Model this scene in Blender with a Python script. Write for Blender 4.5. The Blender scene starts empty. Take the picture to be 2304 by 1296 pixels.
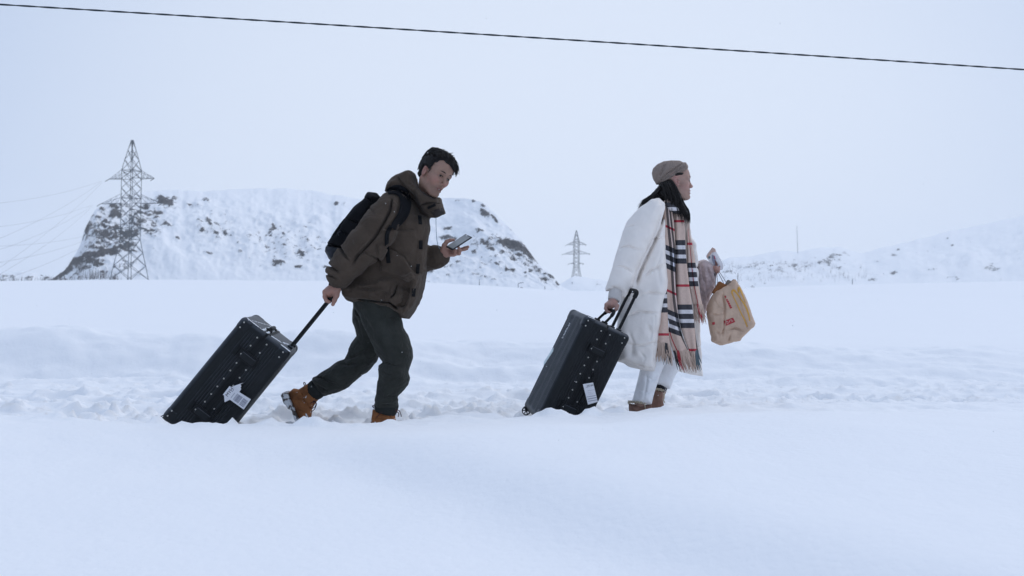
import bpy, math, random
import numpy as np
from mathutils import Matrix, Vector

scene = bpy.context.scene
# ---------------------------------------------------------------- camera, sky, sun, exposure
HC = 0.86            # camera height above the trodden road
FPX = 2240.0         # focal length in photograph pixels (35 mm lens)
cam_d = bpy.data.cameras.new("camera")
cam_d.lens = 35.0
cam_d.sensor_width = 36.0
cam_d.clip_start = 0.1
cam_d.clip_end = 6000.0
cam_d.dof.use_dof = True
cam_d.dof.focus_distance = 6.0
cam_d.dof.aperture_fstop = 4.0
cam = bpy.data.objects.new("camera", cam_d)
scene.collection.objects.link(cam)
cam.location = (0, 0, HC)
cam.rotation_euler = (math.pi / 2, 0, 0)
scene.camera = cam

SUN_EL, SUN_AZ = math.radians(50), math.radians(58)
world = bpy.data.worlds.new("World")
scene.world = world
world.use_nodes = True
wn, wl = world.node_tree.nodes, world.node_tree.links
wn.clear()
sky = wn.new("ShaderNodeTexSky")
sky.sky_type = 'NISHITA'
sky.sun_disc = False
sky.sun_elevation = SUN_EL
sky.sun_rotation = SUN_AZ
sky.dust_density = 4.0
sky_s = wn.new("ShaderNodeVectorMath"); sky_s.operation = 'SCALE'
sky_s.inputs[3].default_value = 0.08
wl.new(sky.outputs[0], sky_s.inputs[0])
# the closed cloud layer: pale, a little thinner and brighter beyond the hills
tc = wn.new("ShaderNodeTexCoord")
dt = wn.new("ShaderNodeVectorMath"); dt.operation = 'DOT_PRODUCT'
dt.inputs[1].default_value = (0.03, 0.995, 0.09)
wl.new(tc.outputs['Generated'], dt.inputs[0])
rp = wn.new("ShaderNodeMapRange"); rp.interpolation_type = 'SMOOTHSTEP'
rp.inputs[1].default_value = 0.78; rp.inputs[2].default_value = 1.0
rp.inputs[3].default_value = 0.0; rp.inputs[4].default_value = 1.0
wl.new(dt.outputs['Value'], rp.inputs[0])
cl = wn.new("ShaderNodeMix"); cl.data_type = 'RGBA'
cl.inputs[6].default_value = (0.50, 0.62, 0.85, 1)
cl.inputs[7].default_value = (0.775, 0.86, 1.01, 1)
wl.new(rp.outputs[0], cl.inputs[0])
mx = wn.new("ShaderNodeMix"); mx.data_type = 'RGBA'
mx.inputs[0].default_value = 0.90
wl.new(sky_s.outputs[0], mx.inputs[6]); wl.new(cl.outputs[2], mx.inputs[7])
bg = wn.new("ShaderNodeBackground"); bg.inputs[1].default_value = 1.0
wl.new(mx.outputs[2], bg.inputs[0])
wo = wn.new("ShaderNodeOutputWorld"); wl.new(bg.outputs[0], wo.inputs[0])

sun_d = bpy.data.lights.new("sun", 'SUN')
sun_d.energy = 1.05
sun_d.angle = math.radians(50)
sun_d.color = (1.0, 0.97, 0.94)
sun = bpy.data.objects.new("sun", sun_d)
scene.collection.objects.link(sun)
sdir = Vector((math.sin(SUN_AZ) * math.cos(SUN_EL), math.cos(SUN_AZ) * math.cos(SUN_EL), math.sin(SUN_EL)))
sun.rotation_euler = (-sdir).to_track_quat('-Z', 'Y').to_euler()

vs = scene.view_settings
vs.view_transform = 'Standard'; vs.look = 'None'; vs.exposure = 0.0; vs.gamma = 1.0
vs.use_curve_mapping = False
scene.cycles.volume_bounces = 3
scene.cycles.max_bounces = 8
scene.cycles.use_denoising = True

# ---------------------------------------------------------------- helpers
RNG = np.random.default_rng(7)
random.seed(7)
COL = scene.collection

def P(px, py, D):
    """A point D metres in front of the lens that the photograph shows at pixel (px, py)."""
    return np.array([(px - 1152) / FPX * D, D, HC - (py - 648) / FPX * D])

_T = np.random.default_rng(3).random((256, 256)).astype(np.float32)
def vnoise(x, y, seed=0):
    x = np.asarray(x, dtype=np.float64) + seed * 17.37; y = np.asarray(y, dtype=np.float64) + seed * 31.91
    xi = np.floor(x).astype(int); yi = np.floor(y).astype(int)
    fx = x - xi; fy = y - yi
    fx = fx * fx * (3 - 2 * fx); fy = fy * fy * (3 - 2 * fy)
    a = _T[xi & 255, yi & 255]; b = _T[(xi + 1) & 255, yi & 255]
    c = _T[xi & 255, (yi + 1) & 255]; d = _T[(xi + 1) & 255, (yi + 1) & 255]
    return (a * (1 - fx) + b * fx) * (1 - fy) + (c * (1 - fx) + d * fx) * fy
def fbm(x, y, o=4, seed=0):
    r = 0; a = .5; n = 0
    for i in range(o):
        r = r + a * (vnoise(x * 2 ** i, y * 2 ** i, seed + i) - .5); n += a; a *= .5
    return r / n * 2
_T3 = np.random.default_rng(5).random((64, 64, 64)).astype(np.float32)
def vnoise3(x, y, z, seed=0):
    x, y, z = np.broadcast_arrays(x, y, z)
    x = x + seed * 7.3; y = y + seed * 3.1; z = z + seed * 5.7
    xi = np.floor(x).astype(np.int32); yi = np.floor(y).astype(np.int32); zi = np.floor(z).astype(np.int32)
    fx = x - xi; fy = y - yi; fz = z - zi
    fx = fx * fx * (3 - 2 * fx); fy = fy * fy * (3 - 2 * fy); fz = fz * fz * (3 - 2 * fz)
    r = 0
    for i in (0, 1):
        for j in (0, 1):
            for k in (0, 1):
                r = r + _T3[(xi + i) & 63, (yi + j) & 63, (zi + k) & 63] * (fx if i else 1 - fx) * (fy if j else 1 - fy) * (fz if k else 1 - fz)
    return r
def sstep(a, b, x):
    t = np.clip((x - a) / (b - a), 0, 1); return t * t * (3 - 2 * t)

def mat(name, col, rough=.8, var=.0, vscale=20., bump=0., bscale=200., metal=0., spec=.3, dark=None, detail=3., coat=0., sheen=0., crease=0., cscale=24.):
    """Principled material with object-space colour variation and fine relief."""
    m = bpy.data.materials.new(name); m.use_nodes = True
    N, L = m.node_tree.nodes, m.node_tree.links
    b = N["Principled BSDF"]
    b.inputs["Base Color"].default_value = (*col, 1)
    b.inputs["Roughness"].default_value = rough
    b.inputs["Metallic"].default_value = metal
    b.inputs["Specular IOR Level"].default_value = spec
    b.inputs["Coat Weight"].default_value = coat
    b.inputs["Sheen Weight"].default_value = sheen
    if var or bump or crease:
        t = N.new("ShaderNodeTexCoord")
    if var:
        n = N.new("ShaderNodeTexNoise"); n.inputs["Scale"].default_value = vscale; n.inputs["Detail"].default_value = detail
        L.new(t.outputs["Object"], n.inputs["Vector"])
        r = N.new("ShaderNodeMapRange"); r.inputs[1].default_value = .3; r.inputs[2].default_value = .7
        L.new(n.outputs[0], r.inputs[0])
        x = N.new("ShaderNodeMix"); x.data_type = 'RGBA'
        d = dark if dark else tuple(c * (1 - var) for c in col)
        x.inputs[6].default_value = (*d, 1); x.inputs[7].default_value = (*[min(1, c * (1 + var * .6)) for c in col], 1)
        L.new(r.outputs[0], x.inputs[0]); L.new(x.outputs[2], b.inputs["Base Color"])
    if bump:
        n2 = N.new("ShaderNodeTexNoise"); n2.inputs["Scale"].default_value = bscale; n2.inputs["Detail"].default_value = 2.
        L.new(t.outputs["Object"], n2.inputs["Vector"])
        bp = N.new("ShaderNodeBump"); bp.inputs["Strength"].default_value = min(1, bump); bp.inputs["Distance"].default_value = .3 / bscale
        L.new(n2.outputs[0], bp.inputs["Height"]); L.new(bp.outputs[0], b.inputs["Normal"])
    if crease:                                  # crinkled cloth: ridged noise
        n3 = N.new("ShaderNodeTexNoise"); n3.inputs["Scale"].default_value = cscale; n3.inputs["Detail"].default_value = 2.5; n3.inputs["Distortion"].default_value = .9
        L.new(t.outputs["Object"], n3.inputs["Vector"])
        sb_ = N.new("ShaderNodeMath"); sb_.operation = 'SUBTRACT'; sb_.inputs[1].default_value = .5; L.new(n3.outputs[0], sb_.inputs[0])
        ab = N.new("ShaderNodeMath"); ab.operation = 'ABSOLUTE'; L.new(sb_.outputs[0], ab.inputs[0])
        pw = N.new("ShaderNodeMath"); pw.operation = 'POWER'; pw.inputs[1].default_value = .6; L.new(ab.outputs[0], pw.inputs[0])
        b3 = N.new("ShaderNodeBump"); b3.inputs["Strength"].default_value = crease; b3.inputs["Distance"].default_value = .35 / cscale
        L.new(pw.outputs[0], b3.inputs["Height"])
        if bump: L.new(b3.outputs[0], bp.inputs["Normal"])
        else: L.new(b3.outputs[0], b.inputs["Normal"])
    return m

def link(o, parent=None, ploc=None):
    COL.objects.link(o)
    if parent is not None:
        o.parent = parent
        if ploc is not None:
            o.matrix_parent_inverse = Matrix.Translation(-Vector(ploc))
    return o

def mesh_data(name, V, F, smooth=True):
    me = bpy.data.meshes.new(name)
    V = np.asarray(V, dtype=np.float32).reshape(-1, 3)
    if isinstance(F, np.ndarray) and F.ndim == 2:
        k = F.shape[1]; nf = len(F)
        me.vertices.add(len(V)); me.vertices.foreach_set("co", V.ravel())
        me.loops.add(nf * k); me.loops.foreach_set("vertex_index", F.astype(np.int32).ravel())
        me.polygons.add(nf)
        me.polygons.foreach_set("loop_start", np.arange(0, nf * k, k, dtype=np.int32))
        me.polygons.foreach_set("loop_total", np.full(nf, k, dtype=np.int32))
        me.update(calc_edges=True); me.validate()
    else:
        me.from_pydata([tuple(v) for v in V.tolist()], [], F); me.update()
    if smooth:
        me.polygons.foreach_set("use_smooth", np.ones(len(me.polygons), dtype=bool))
    return me

def obj(name, V, F, m, parent=None, smooth=True):
    """One mesh object; vertices in world space unless the parent is a placed suitcase or the like."""
    me = mesh_data(name, V, F, smooth)
    if m: me.materials.append(m)
    o = bpy.data.objects.new(name, me)
    ploc = parent.get("_loc") if parent is not None and "_loc" in parent.keys() else None
    return link(o, parent, ploc)

def root(name, loc, label, cat, group=None, world_children=True):
    o = bpy.data.objects.new(name, None); o.empty_display_size = .2
    COL.objects.link(o); o.location = tuple(loc)
    o["label"] = label; o["category"] = cat
    if group: o["group"] = group
    if world_children: o["_loc"] = [float(v) for v in loc]
    return o
def tag(o, label, cat, group=None):
    o["label"] = label; o["category"] = cat
    if group: o["group"] = group
    return o

class MB:
    """Collects simple shapes into one mesh."""
    def __init__(s): s.V = []; s.F = []; s.n = 0
    def add(s, V, F):
        V = np.asarray(V, float).reshape(-1, 3); s.V.append(V)
        s.F += [tuple(int(i) + s.n for i in f) for f in F]; s.n += len(V); return s
    def box(s, c, h, R=None, bev=0.):
        c = np.array(c, float); hx, hy, hz = h
        if bev <= 0:
            V = np.array([[x, y, z] for x in (-hx, hx) for y in (-hy, hy) for z in (-hz, hz)])
            F = [(0, 1, 3, 2), (4, 6, 7, 5), (0, 4, 5, 1), (2, 3, 7, 6), (0, 2, 6, 4), (1, 5, 7, 3)]
        else:
            V = []; F = []; b = bev
            for sx in (-1, 1):
                for sy in (-1, 1):
                    for sz in (-1, 1):
                        V += [[sx * hx, sy * (hy - b), sz * (hz - b)], [sx * (hx - b), sy * hy, sz * (hz - b)], [sx * (hx - b), sy * (hy - b), sz * hz]]
            idx = lambda a, b_, c_, k: ((a * 2 + b_) * 2 + c_) * 3 + k
            for a in (0, 1):
                q = [idx(a, 0, 0, 0), idx(a, 1, 0, 0), idx(a, 1, 1, 0), idx(a, 0, 1, 0)]; F.append(q if a else q[::-1])
                q = [idx(0, a, 0, 1), idx(0, a, 1, 1), idx(1, a, 1, 1), idx(1, a, 0, 1)]; F.append(q if a else q[::-1])
                q = [idx(0, 0, a, 2), idx(1, 0, a, 2), idx(1, 1, a, 2), idx(0, 1, a, 2)]; F.append(q if a else q[::-1])
            for a in (0, 1):
                for b_ in (0, 1):
                    q = [idx(a, b_, 0, 0), idx(a, b_, 0, 1), idx(a, b_, 1, 1), idx(a, b_, 1, 0)]; F.append(q if a != b_ else q[::-1])
                    q = [idx(a, 0, b_, 0), idx(a, 1, b_, 0), idx(a, 1, b_, 2), idx(a, 0, b_, 2)]; F.append(q if a != b_ else q[::-1])
                    q = [idx(0, a, b_, 1), idx(1, a, b_, 1), idx(1, a, b_, 2), idx(0, a, b_, 2)]; F.append(q if a == b_ else q[::-1])
                    for c_ in (0, 1):
                        q = [idx(a, b_, c_, 0), idx(a, b_, c_, 1), idx(a, b_, c_, 2)]; F.append(q if (a + b_ + c_) % 2 else q[::-1])
            V = np.array(V)
        if R is not None: V = V @ np.asarray(R).T
        return s.add(V + c, F)
    def tube(s, pts, r, n=6, cap=True, ref=None):
        pts = np.asarray(pts, float); m = len(pts)
        r = np.broadcast_to(np.asarray(r, float), (m,))
        t = np.gradient(pts, axis=0); t /= np.linalg.norm(t, axis=1)[:, None] + 1e-12
        up = np.array(ref if ref is not None else ([0, 0, 1] if abs(t[0][2]) < .9 else [1, 0, 0]), float)
        V = []; u = np.cross(t[0], up); u /= np.linalg.norm(u)
        for i in range(m):
            u = u - t[i] * (u @ t[i]); u /= np.linalg.norm(u) + 1e-12
            w = np.cross(t[i], u)
            a = np.arange(n) * 2 * np.pi / n
            V.append(pts[i] + r[i] * (np.cos(a)[:, None] * u + np.sin(a)[:, None] * w))
        V = np.concatenate(V)
        F = [(i * n + j, i * n + (j + 1) % n, (i + 1) * n + (j + 1) % n, (i + 1) * n + j) for i in range(m - 1) for j in range(n)]
        if cap: F += [tuple(range(n))[::-1], tuple((m - 1) * n + j for j in range(n))]
        return s.add(V, F)
    def arr(s): return np.concatenate(s.V), s.F
    def build(s, name, m, parent=None, smooth=True):
        V, F = s.arr(); return obj(name, V, F, m, parent, smooth)

def spline(pts, n):
    """Catmull-Rom through points (any dimension)."""
    p = np.asarray(pts, float); p = np.vstack([2 * p[0] - p[1], p, 2 * p[-1] - p[-2]])
    m = len(p) - 3; t = np.linspace(0, m - 1e-9, n); i = t.astype(int); f = (t - i)[:, None]
    a, b, c, d = p[i], p[i + 1], p[i + 2], p[i + 3]
    return .5 * ((2 * b) + (-a + c) * f + (2 * a - 5 * b + 4 * c - d) * f ** 2 + (-a + 3 * b - 3 * c + d) * f ** 3)
# ---------------------------------------------------------------- snow, rock
def snow_mat():
    m = bpy.data.materials.new("snow"); m.use_nodes = True
    N, L = m.node_tree.nodes, m.node_tree.links; b = N["Principled BSDF"]
    b.inputs["Base Color"].default_value = (.86, .875, .895, 1); b.inputs["Roughness"].default_value = .85
    b.inputs["Specular IOR Level"].default_value = .15
    t = N.new("ShaderNodeTexCoord")
    n = N.new("ShaderNodeTexNoise"); n.inputs["Scale"].default_value = 28; n.inputs["Detail"].default_value = 5
    n2 = N.new("ShaderNodeTexNoise"); n2.inputs["Scale"].default_value = 240; n2.inputs["Detail"].default_value = 2
    L.new(t.outputs["Object"], n.inputs["Vector"]); L.new(t.outputs["Object"], n2.inputs["Vector"])
    b1 = N.new("ShaderNodeBump"); b1.inputs["Strength"].default_value = .22; b1.inputs["Distance"].default_value = .02
    b2 = N.new("ShaderNodeBump"); b2.inputs["Strength"].default_value = .35; b2.inputs["Distance"].default_value = .002
    L.new(n.outputs[0], b1.inputs["Height"]); L.new(n2.outputs[0], b2.inputs["Height"])
    L.new(b1.outputs[0], b2.inputs["Normal"]); L.new(b2.outputs[0], b.inputs["Normal"])
    return m
SNOW = snow_mat()

CREST = np.array([(-1500, 640), (0, 632), (250, 629), (420, 629), (800, 632), (1000, 637), (1150, 646), (1270, 654), (1420, 655), (1600, 652), (1700, 646), (1900, 640), (2304, 632), (3600, 620)], float)
CD = 120.0
_r = random.Random(12)
STEPS = [(-5 + .36 * i + _r.gauss(0, .06), (6.35 if i % 2 else 6.62) + .20 * (-5 + .36 * i + 1.5) * .5 + _r.gauss(0, .05)) for i in range(30)] + [(-5.2 + .41 * i + _r.gauss(0, .08), (7.35 if i % 2 else 7.62) + _r.gauss(0, .09)) for i in range(28)]
def ground(x, y):
    x, y = np.broadcast_arrays(np.asarray(x, float), np.asarray(y, float))
    dc = 5.2 + .26 * (np.clip(x, -6, 6) + 1.5)
    s = y - dc + .10 * fbm(x * 1.6, y * 1.6, 2, 1) + .05 * fbm(x * 6, y * 6, 2, 2)
    # near bank: smooth wind-packed drift with a soft step across it
    pc = 1152 + FPX * x / dc
    zcr = HC - (np.interp(pc, [-500, 200, 360, 700, 900, 1000, 1180, 1340, 1480, 1700, 2304, 3000], [925, 938, 946, 947, 946, 941, 931, 929, 917, 915, 915, 915]) - 648) / FPX * dc
    calm = sstep(-.25, -1.2, s)
    bank = zcr + (.165 - zcr) * sstep(-.3, -2.0, s) + .035 * calm * fbm(x * .55, y * .55, 3, 3) + .004 * fbm(x * 5, y * 5, 3, 4)
    nd = (x + .97) * .826 + (y - 4.83) * .563
    bank = bank + (.15 / (1 + np.exp(-nd / .10)) - .075) * calm
    bank = bank + .018 * np.exp(-((s + .12) / .16) ** 2) * fbm(x * 5, y * 5, 3, 5)
    crumb = np.exp(-((s + .02) / .13) ** 2) * (.35 + .65 * sstep(.9, .2, np.abs(x + 1.75)) + .5 * sstep(.6, .2, np.abs(x - .35)) + .35 * sstep(.5, .1, np.abs(x + .95)))
    bank = bank + crumb * (.11 * np.clip(fbm(x * 10, y * 10, 4, 21) - .10, 0, 1) + .012 * fbm(x * 26, y * 26, 3, 22) - .012)
    # trodden road: lumps, clods and long ruts
    l1 = fbm(x * 1.1, y * 3.4, 4, 6); l2 = fbm(x * 6, y * 11, 4, 7)
    rut = fbm(x * .3, y * 4.2, 3, 8)
    clod = np.clip(fbm(x * 15, y * 17, 4, 9) - .08, 0, 1)
    wr = sstep(9.6, 7.6, y)
    path = .045 * l1 + .026 * l2 + .075 * rut + .06 * clod * (.4 + .6 * wr + .9 * sstep(7.6, 6.6, y))
    path = path + .02 * sstep(6, 9, y)
    for (fx, fy) in STEPS:
        m = (np.abs(x - fx) < .3) & (np.abs(y - fy) < .2)
        if m.any():
            q = ((x[m] - fx) / .15) ** 2 + ((y[m] - fy) / .075) ** 2
            path[m] += -.065 * np.exp(-q ** 2) + .028 * np.exp(-((np.sqrt(q) - 1.35) / .3) ** 2)
    soft = .28 + .75 * (sstep(-2.05, -2.5, x) + sstep(-.52, -.40, x) * sstep(.0, -.15, x) + sstep(1.15, 1.6, x))
    z = bank + (path - bank) * sstep(-.02, soft, s) + .03 * l2 * np.exp(-((s - .1) / .35) ** 2) * sstep(.3, .9, soft)
    # far berm the plough left, then the open field
    yb = 9.55 + .35 * fbm(x * .4, 0 * x, 2, 10)
    hgt = .30 + .05 * fbm(x * .9, 0 * x + 2, 3, 11) + .05 * sstep(-1, -4, x) - .10 * sstep(1.0, 4.0, x)
    s2 = y - yb
    wide = .55 + .35 * sstep(.5, 3, x)
    z = z + (hgt + .05 * l1 + .02 * l2 - path) * sstep(-wide, .25, s2) * sstep(26, 10.2, y)
    z = z + (.03 + .10 * sstep(-.5, -2.2, x) * (.35 + vnoise(x * .9, 0 * x, 14)) + .03 * sstep(1, 3, x)) * np.exp(-((s2 - .25) / .38) ** 2) * (.75 + .5 * fbm(x * 2.2, y * 2.2, 4, 15))
    zc = HC + (648 - np.interp(1152 + FPX * x / CD, CREST[:, 0], CREST[:, 1])) / FPX * CD
    t = np.clip((y - 10.0) / (CD - 10.0), 0, 1)
    field = .30 - .07 * sstep(1, 4, x) + (zc - .30) * t + .05 * fbm(x * .12, y * .12, 3, 12) * sstep(10, 25, y) * sstep(118, 60, y) + .012 * fbm(x * .9, y * .9, 3, 13) * sstep(10, 12, y) * sstep(60, 20, y)
    z = np.where(y > 9.8, z + (field - z) * sstep(9.8, 11.6, y), z)
    z = np.where(y > CD, zc - (np.clip(y, CD, 220) - CD) * .035, z)
    return z

def grow(a, b, step, f):
    r = []; v = a; s = step
    while (v < b) if b > a else (v > b):
        s *= f; v = v + s if b > a else v - s
        r.append(v)
    return r
xs = np.array(grow(-4.4, -1500, .04, 1.085)[::-1] + list(np.arange(-4.4, 4.4, .028)) + grow(4.4, 1500, .04, 1.085))
ys = np.array(grow(1.5, -60, .05, 1.12)[::-1] + list(np.arange(1.5, 4.4, .04)) + list(np.arange(4.4, 8.0, .02)) + list(np.arange(8.0, 10.8, .026)) + grow(10.8, 1700, .04, 1.05))
GX, GY = np.meshgrid(xs, ys, indexing='ij')
GZ = ground(GX, GY)
nx, ny = GX.shape
ii = np.arange(nx * ny).reshape(nx, ny)
Fg = np.stack([ii[:-1, :-1], ii[1:, :-1], ii[1:, 1:], ii[:-1, 1:]], -1).reshape(-1, 4)
g = obj("snow_ground", np.stack([GX, GY, GZ], -1).reshape(-1, 3), Fg, SNOW)
g["kind"] = "structure"; g["label"] = "snow covered ground with a trodden road between smooth drifts"

# ---------------------------------------------------------------- snowy hills with bare rock
def rock_mat():
    m = bpy.data.materials.new("snowy_rock"); m.use_nodes = True
    N, L = m.node_tree.nodes, m.node_tree.links; b = N["Principled BSDF"]
    b.inputs["Roughness"].default_value = .95; b.inputs["Specular IOR Level"].default_value = .1
    a = N.new("ShaderNodeAttribute"); a.attribute_name = "rock"
    t = N.new("ShaderNodeTexCoord")
    n = N.new("ShaderNodeTexNoise"); n.inputs["Scale"].default_value = .55; n.inputs["Detail"].default_value = 9; n.inputs["Roughness"].default_value = .74
    L.new(t.outputs["Object"], n.inputs["Vector"])
    s = N.new("ShaderNodeMath"); s.operation = 'ADD'; L.new(a.outputs["Fac"], s.inputs[0])
    k = N.new("ShaderNodeMapRange"); k.inputs[1].default_value = .27; k.inputs[2].default_value = .73; L.new(n.outputs[0], k.inputs[0]); L.new(k.outputs[0], s.inputs[1])
    r = N.new("ShaderNodeMapRange"); r.inputs[1].default_value = .98; r.inputs[2].default_value = 1.12; L.new(s.outputs[0], r.inputs[0])
    n2 = N.new("ShaderNodeTexNoise"); n2.inputs["Scale"].default_value = .35; n2.inputs["Detail"].default_value = 6; L.new(t.outputs["Object"], n2.inputs["Vector"])
    rk = N.new("ShaderNodeMix"); rk.data_type = 'RGBA'; rk.inputs[6].default_value = (.028, .030, .036, 1); rk.inputs[7].default_value = (.105, .095, .088, 1)
    L.new(n2.outputs[0], rk.inputs[0])
    x = N.new("ShaderNodeMix"); x.data_type = 'RGBA'; x.inputs[6].default_value = (.86, .875, .895, 1)
    L.new(r.outputs[0], x.inputs[0]); L.new(rk.outputs[2], x.inputs[7]); L.new(x.outputs[2], b.inputs["Base Color"])
    bp = N.new("ShaderNodeBump"); bp.inputs["Strength"].default_value = .5; bp.inputs["Distance"].default_value = .5
    L.new(n.outputs[0], bp.inputs["Height"]); L.new(bp.outputs[0], b.inputs["Normal"])
    return m
ROCK = rock_mat()

def hill(name, label, sil, D0, dep, base_py, blobs, step=2.6, rows=130, speck=0., amp=1.0, back=90., seed=0, prof=.85, edge=None):
    sil = np.array(sil, float)
    px = np.arange(sil[0, 0], sil[-1, 0] + .1, step)
    top = np.interp(px, sil[:, 0], sil[:, 1]); dp = np.interp(px, [d[0] for d in dep], [d[1] for d in dep])
    k = np.array([1, 2, 3, 2, 1.]); k /= k.sum()
    top = np.convolve(np.pad(top, 2, 'edge'), k, 'valid')
    top = top + 3.4 * fbm(px * .045, px * 0, 5, 30 + seed) * sstep(0, 30, base_py - top) * amp
    tt = np.concatenate([np.linspace(0, 1, rows), 1 + np.linspace(.03, 1, 24)])
    PX, T = np.meshgrid(px, tt, indexing='ij')
    TOP = top[:, None]; DP = dp[:, None]
    front = T <= 1
    tf = np.clip(T, 0, 1)
    nz = fbm(PX * .02, tf * 5, 4, 31 + seed)
    D = D0 + DP * tf + np.where(front, 0, (T - 1) * back)
    zt = HC + (648 - TOP) / FPX * (D0 + DP); zb = HC + (648 - base_py) / FPX * D0 - 1.0
    pr = tf ** prof + .10 * nz * np.sin(np.pi * tf)
    Z = zb + (zt - zb) * pr
    Z = np.where(front, Z, zt - (zt - zb + 6) * (T - 1) ** 1.6)
    # ledges and knobs: rock stands proud and breaks the slope
    PYs = 648 - (Z - HC) / D * FPX
    rock = np.zeros_like(Z)
    for bl in blobs:
        bx, by, rx, ry, st = bl[:5]; an = math.radians(bl[5]) if len(bl) > 5 else 0
        dx = PX - bx; dy = PYs - by
        u = (dx * math.cos(an) + dy * math.sin(an)) / rx; v = (-dx * math.sin(an) + dy * math.cos(an)) / ry
        rock = np.maximum(rock, st * np.exp(-(u * u + v * v) * .7))
    sp = np.clip(fbm(PX * .09, PYs * .22, 5, 33 + seed) - .10, 0, 1) * speck
    if edge is not None: sp = sp * edge(PX, PYs)
    rock = np.clip(rock + sp, 0, 1.0) * front
    hf = fbm(PX * .11, PYs * .2, 4, 34 + seed)
    bumpy = (.07 * hf + rock * (.4 + 1.2 * hf)) * amp
    Dd = D - bumpy * 1.4 * front
    Z = Z + bumpy * .8 * front * sstep(0, .06, 1 - tf)
    X = (PX - 1152) / FPX * Dd
    n0, n1 = X.shape; ii = np.arange(n0 * n1).reshape(n0, n1)
    F = np.stack([ii[:-1, :-1], ii[1:, :-1], ii[1:, 1:], ii[:-1, 1:]], -1).reshape(-1, 4)
    o = obj(name, np.stack([X, Dd, Z], -1).reshape(-1, 3), F, ROCK)
    at = o.data.attributes.new("rock", 'FLOAT', 'POINT'); at.data.foreach_set("value", rock.astype(np.float32).ravel())
    o["kind"] = "structure"; o["label"] = label
    return o

B = [(372, 454, 20, 9, 1.0, 20), (393, 446, 9, 5, .6), (464, 450, 8, 6, .62), (430, 462, 20, 5, .5), (262, 480, 17, 9, .8), (268, 466, 24, 7, .6), (331, 466, 9, 7, .7),
     (356, 478, 16, 8, .62, 30), (195, 517, 5, 15, .85), (216, 528, 22, 16, .6), (240, 505, 25, 16, .45), (168, 592, 42, 7, .95, -28), (222, 573, 30, 8, 1.0, -18), (255, 566, 14, 8, .95), (285, 555, 22, 7, .75, -20),
     (140, 618, 28, 9, .8, -35), (310, 500, 26, 14, .66), (290, 527, 32, 10, .66), (372, 505, 16, 8, .6), (400, 536, 6, 4, .7), (345, 520, 18, 10, .55), (472, 503, 5, 14, .75, -28), (486, 526, 5, 9, .8, -30), (505, 524, 5, 6, .7),
     (455, 517, 11, 4, .65, -20), (446, 495, 5, 9, .55), (612, 517, 7, 15, .68, 20), (598, 533, 5, 6, .6), (638, 528, 5, 8, .6), (627, 593, 15, 5, .85), (618, 588, 6, 6, .8), (675, 572, 11, 8, .8), (672, 601, 9, 2.5, .9), (690, 565, 7, 4, .6), (652, 557, 7, 3, .6),
     (541, 565, 7, 2.5, .8), (466, 570, 16, 4, .6), (757, 457, 7, 4, .7), (775, 460, 4, 4, .55), (690, 540, 8, 3, .5), (720, 562, 8, 3, .55), (600, 555, 8, 4, .5), (732, 600, 6, 3, .7),
     (1066, 452, 5, 3, .8), (1086, 463, 5, 5, .75), (1090, 479, 14, 7, .75, 35), (1113, 492, 16, 4, .6, 45), (1150, 551, 28, 8, 1.0, 15), (1178, 563, 22, 9, .95, 30), (1198, 577, 14, 9, .85, 40), (1165, 528, 18, 3, .75, 48), (1147, 512, 14, 3, .6, 45), (1092, 548, 18, 9, .68, 20),
     (1105, 560, 10, 6, .66), (1075, 520, 14, 5, .6), (1006, 515, 14, 4, .7), (1010, 535, 20, 5, .66), (1066, 567, 7, 4, .75, 30), (1130, 567, 8, 6, .66), (1068, 552, 12, 5, .65), (1115, 594, 10, 3, .68, 15), (1140, 606, 5, 4, .8), (1152, 610, 7, 4, .78), (1195, 609, 8, 5, .7), (1212, 613, 6, 7, .7), (1225, 630, 9, 4, .75),
     (1256, 637, 6, 9, .8, 30), (1240, 622, 12, 8, .7, 40), (1085, 623, 12, 4, .65), (1070, 617, 12, 4, .6), (1016, 598, 6, 3, .7), (1008, 618, 7, 3, .6), (968, 612, 8, 4, .75), (1110, 630, 6, 3, .6), (1180, 593, 20, 5, .55, 30), (1225, 600, 14, 4, .65, 45), (1033, 452, 10, 3, .5), (1020, 444, 6, 2.5, .55)]
B = [(b[0], b[1], b[2] * 1.15, b[3] * 1.15, b[4] * 1.03, *b[5:]) for b in B] + [(235, 530, 70, 55, .56), (200, 585, 60, 25, .58, -30), (330, 490, 60, 35, .50), (1165, 575, 75, 22, .52, 38), (1090, 545, 55, 28, .44), (640, 545, 150, 60, .36), (480, 510, 60, 40, .42), (1230, 622, 40, 14, .45, 40), (1030, 590, 100, 45, .36)]
hill("rocky_hill", "snowy hill with bare dark crags on both flanks",
     [(84, 636), (120, 630), (150, 603), (182, 552), (188, 522), (200, 498), (216, 470), (240, 453), (270, 441), (310, 434), (345, 430), (400, 427), (450, 430), (520, 428), (580, 425), (640, 424), (700, 430), (760, 440), (830, 449), (900, 446), (1000, 445), (1060, 447), (1086, 455), (1105, 473), (1125, 493), (1150, 515), (1180, 550), (1210, 592), (1240, 618), (1262, 644), (1300, 660)],
     250., [(84, 8), (200, 26), (330, 55), (700, 85), (1000, 70), (1120, 40), (1300, 8)], 655, B, speck=.75, seed=1,
     edge=lambda px, py: .35 + 1.5 * sstep(410, 240, px) + .9 * sstep(1040, 1150, px))
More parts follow.
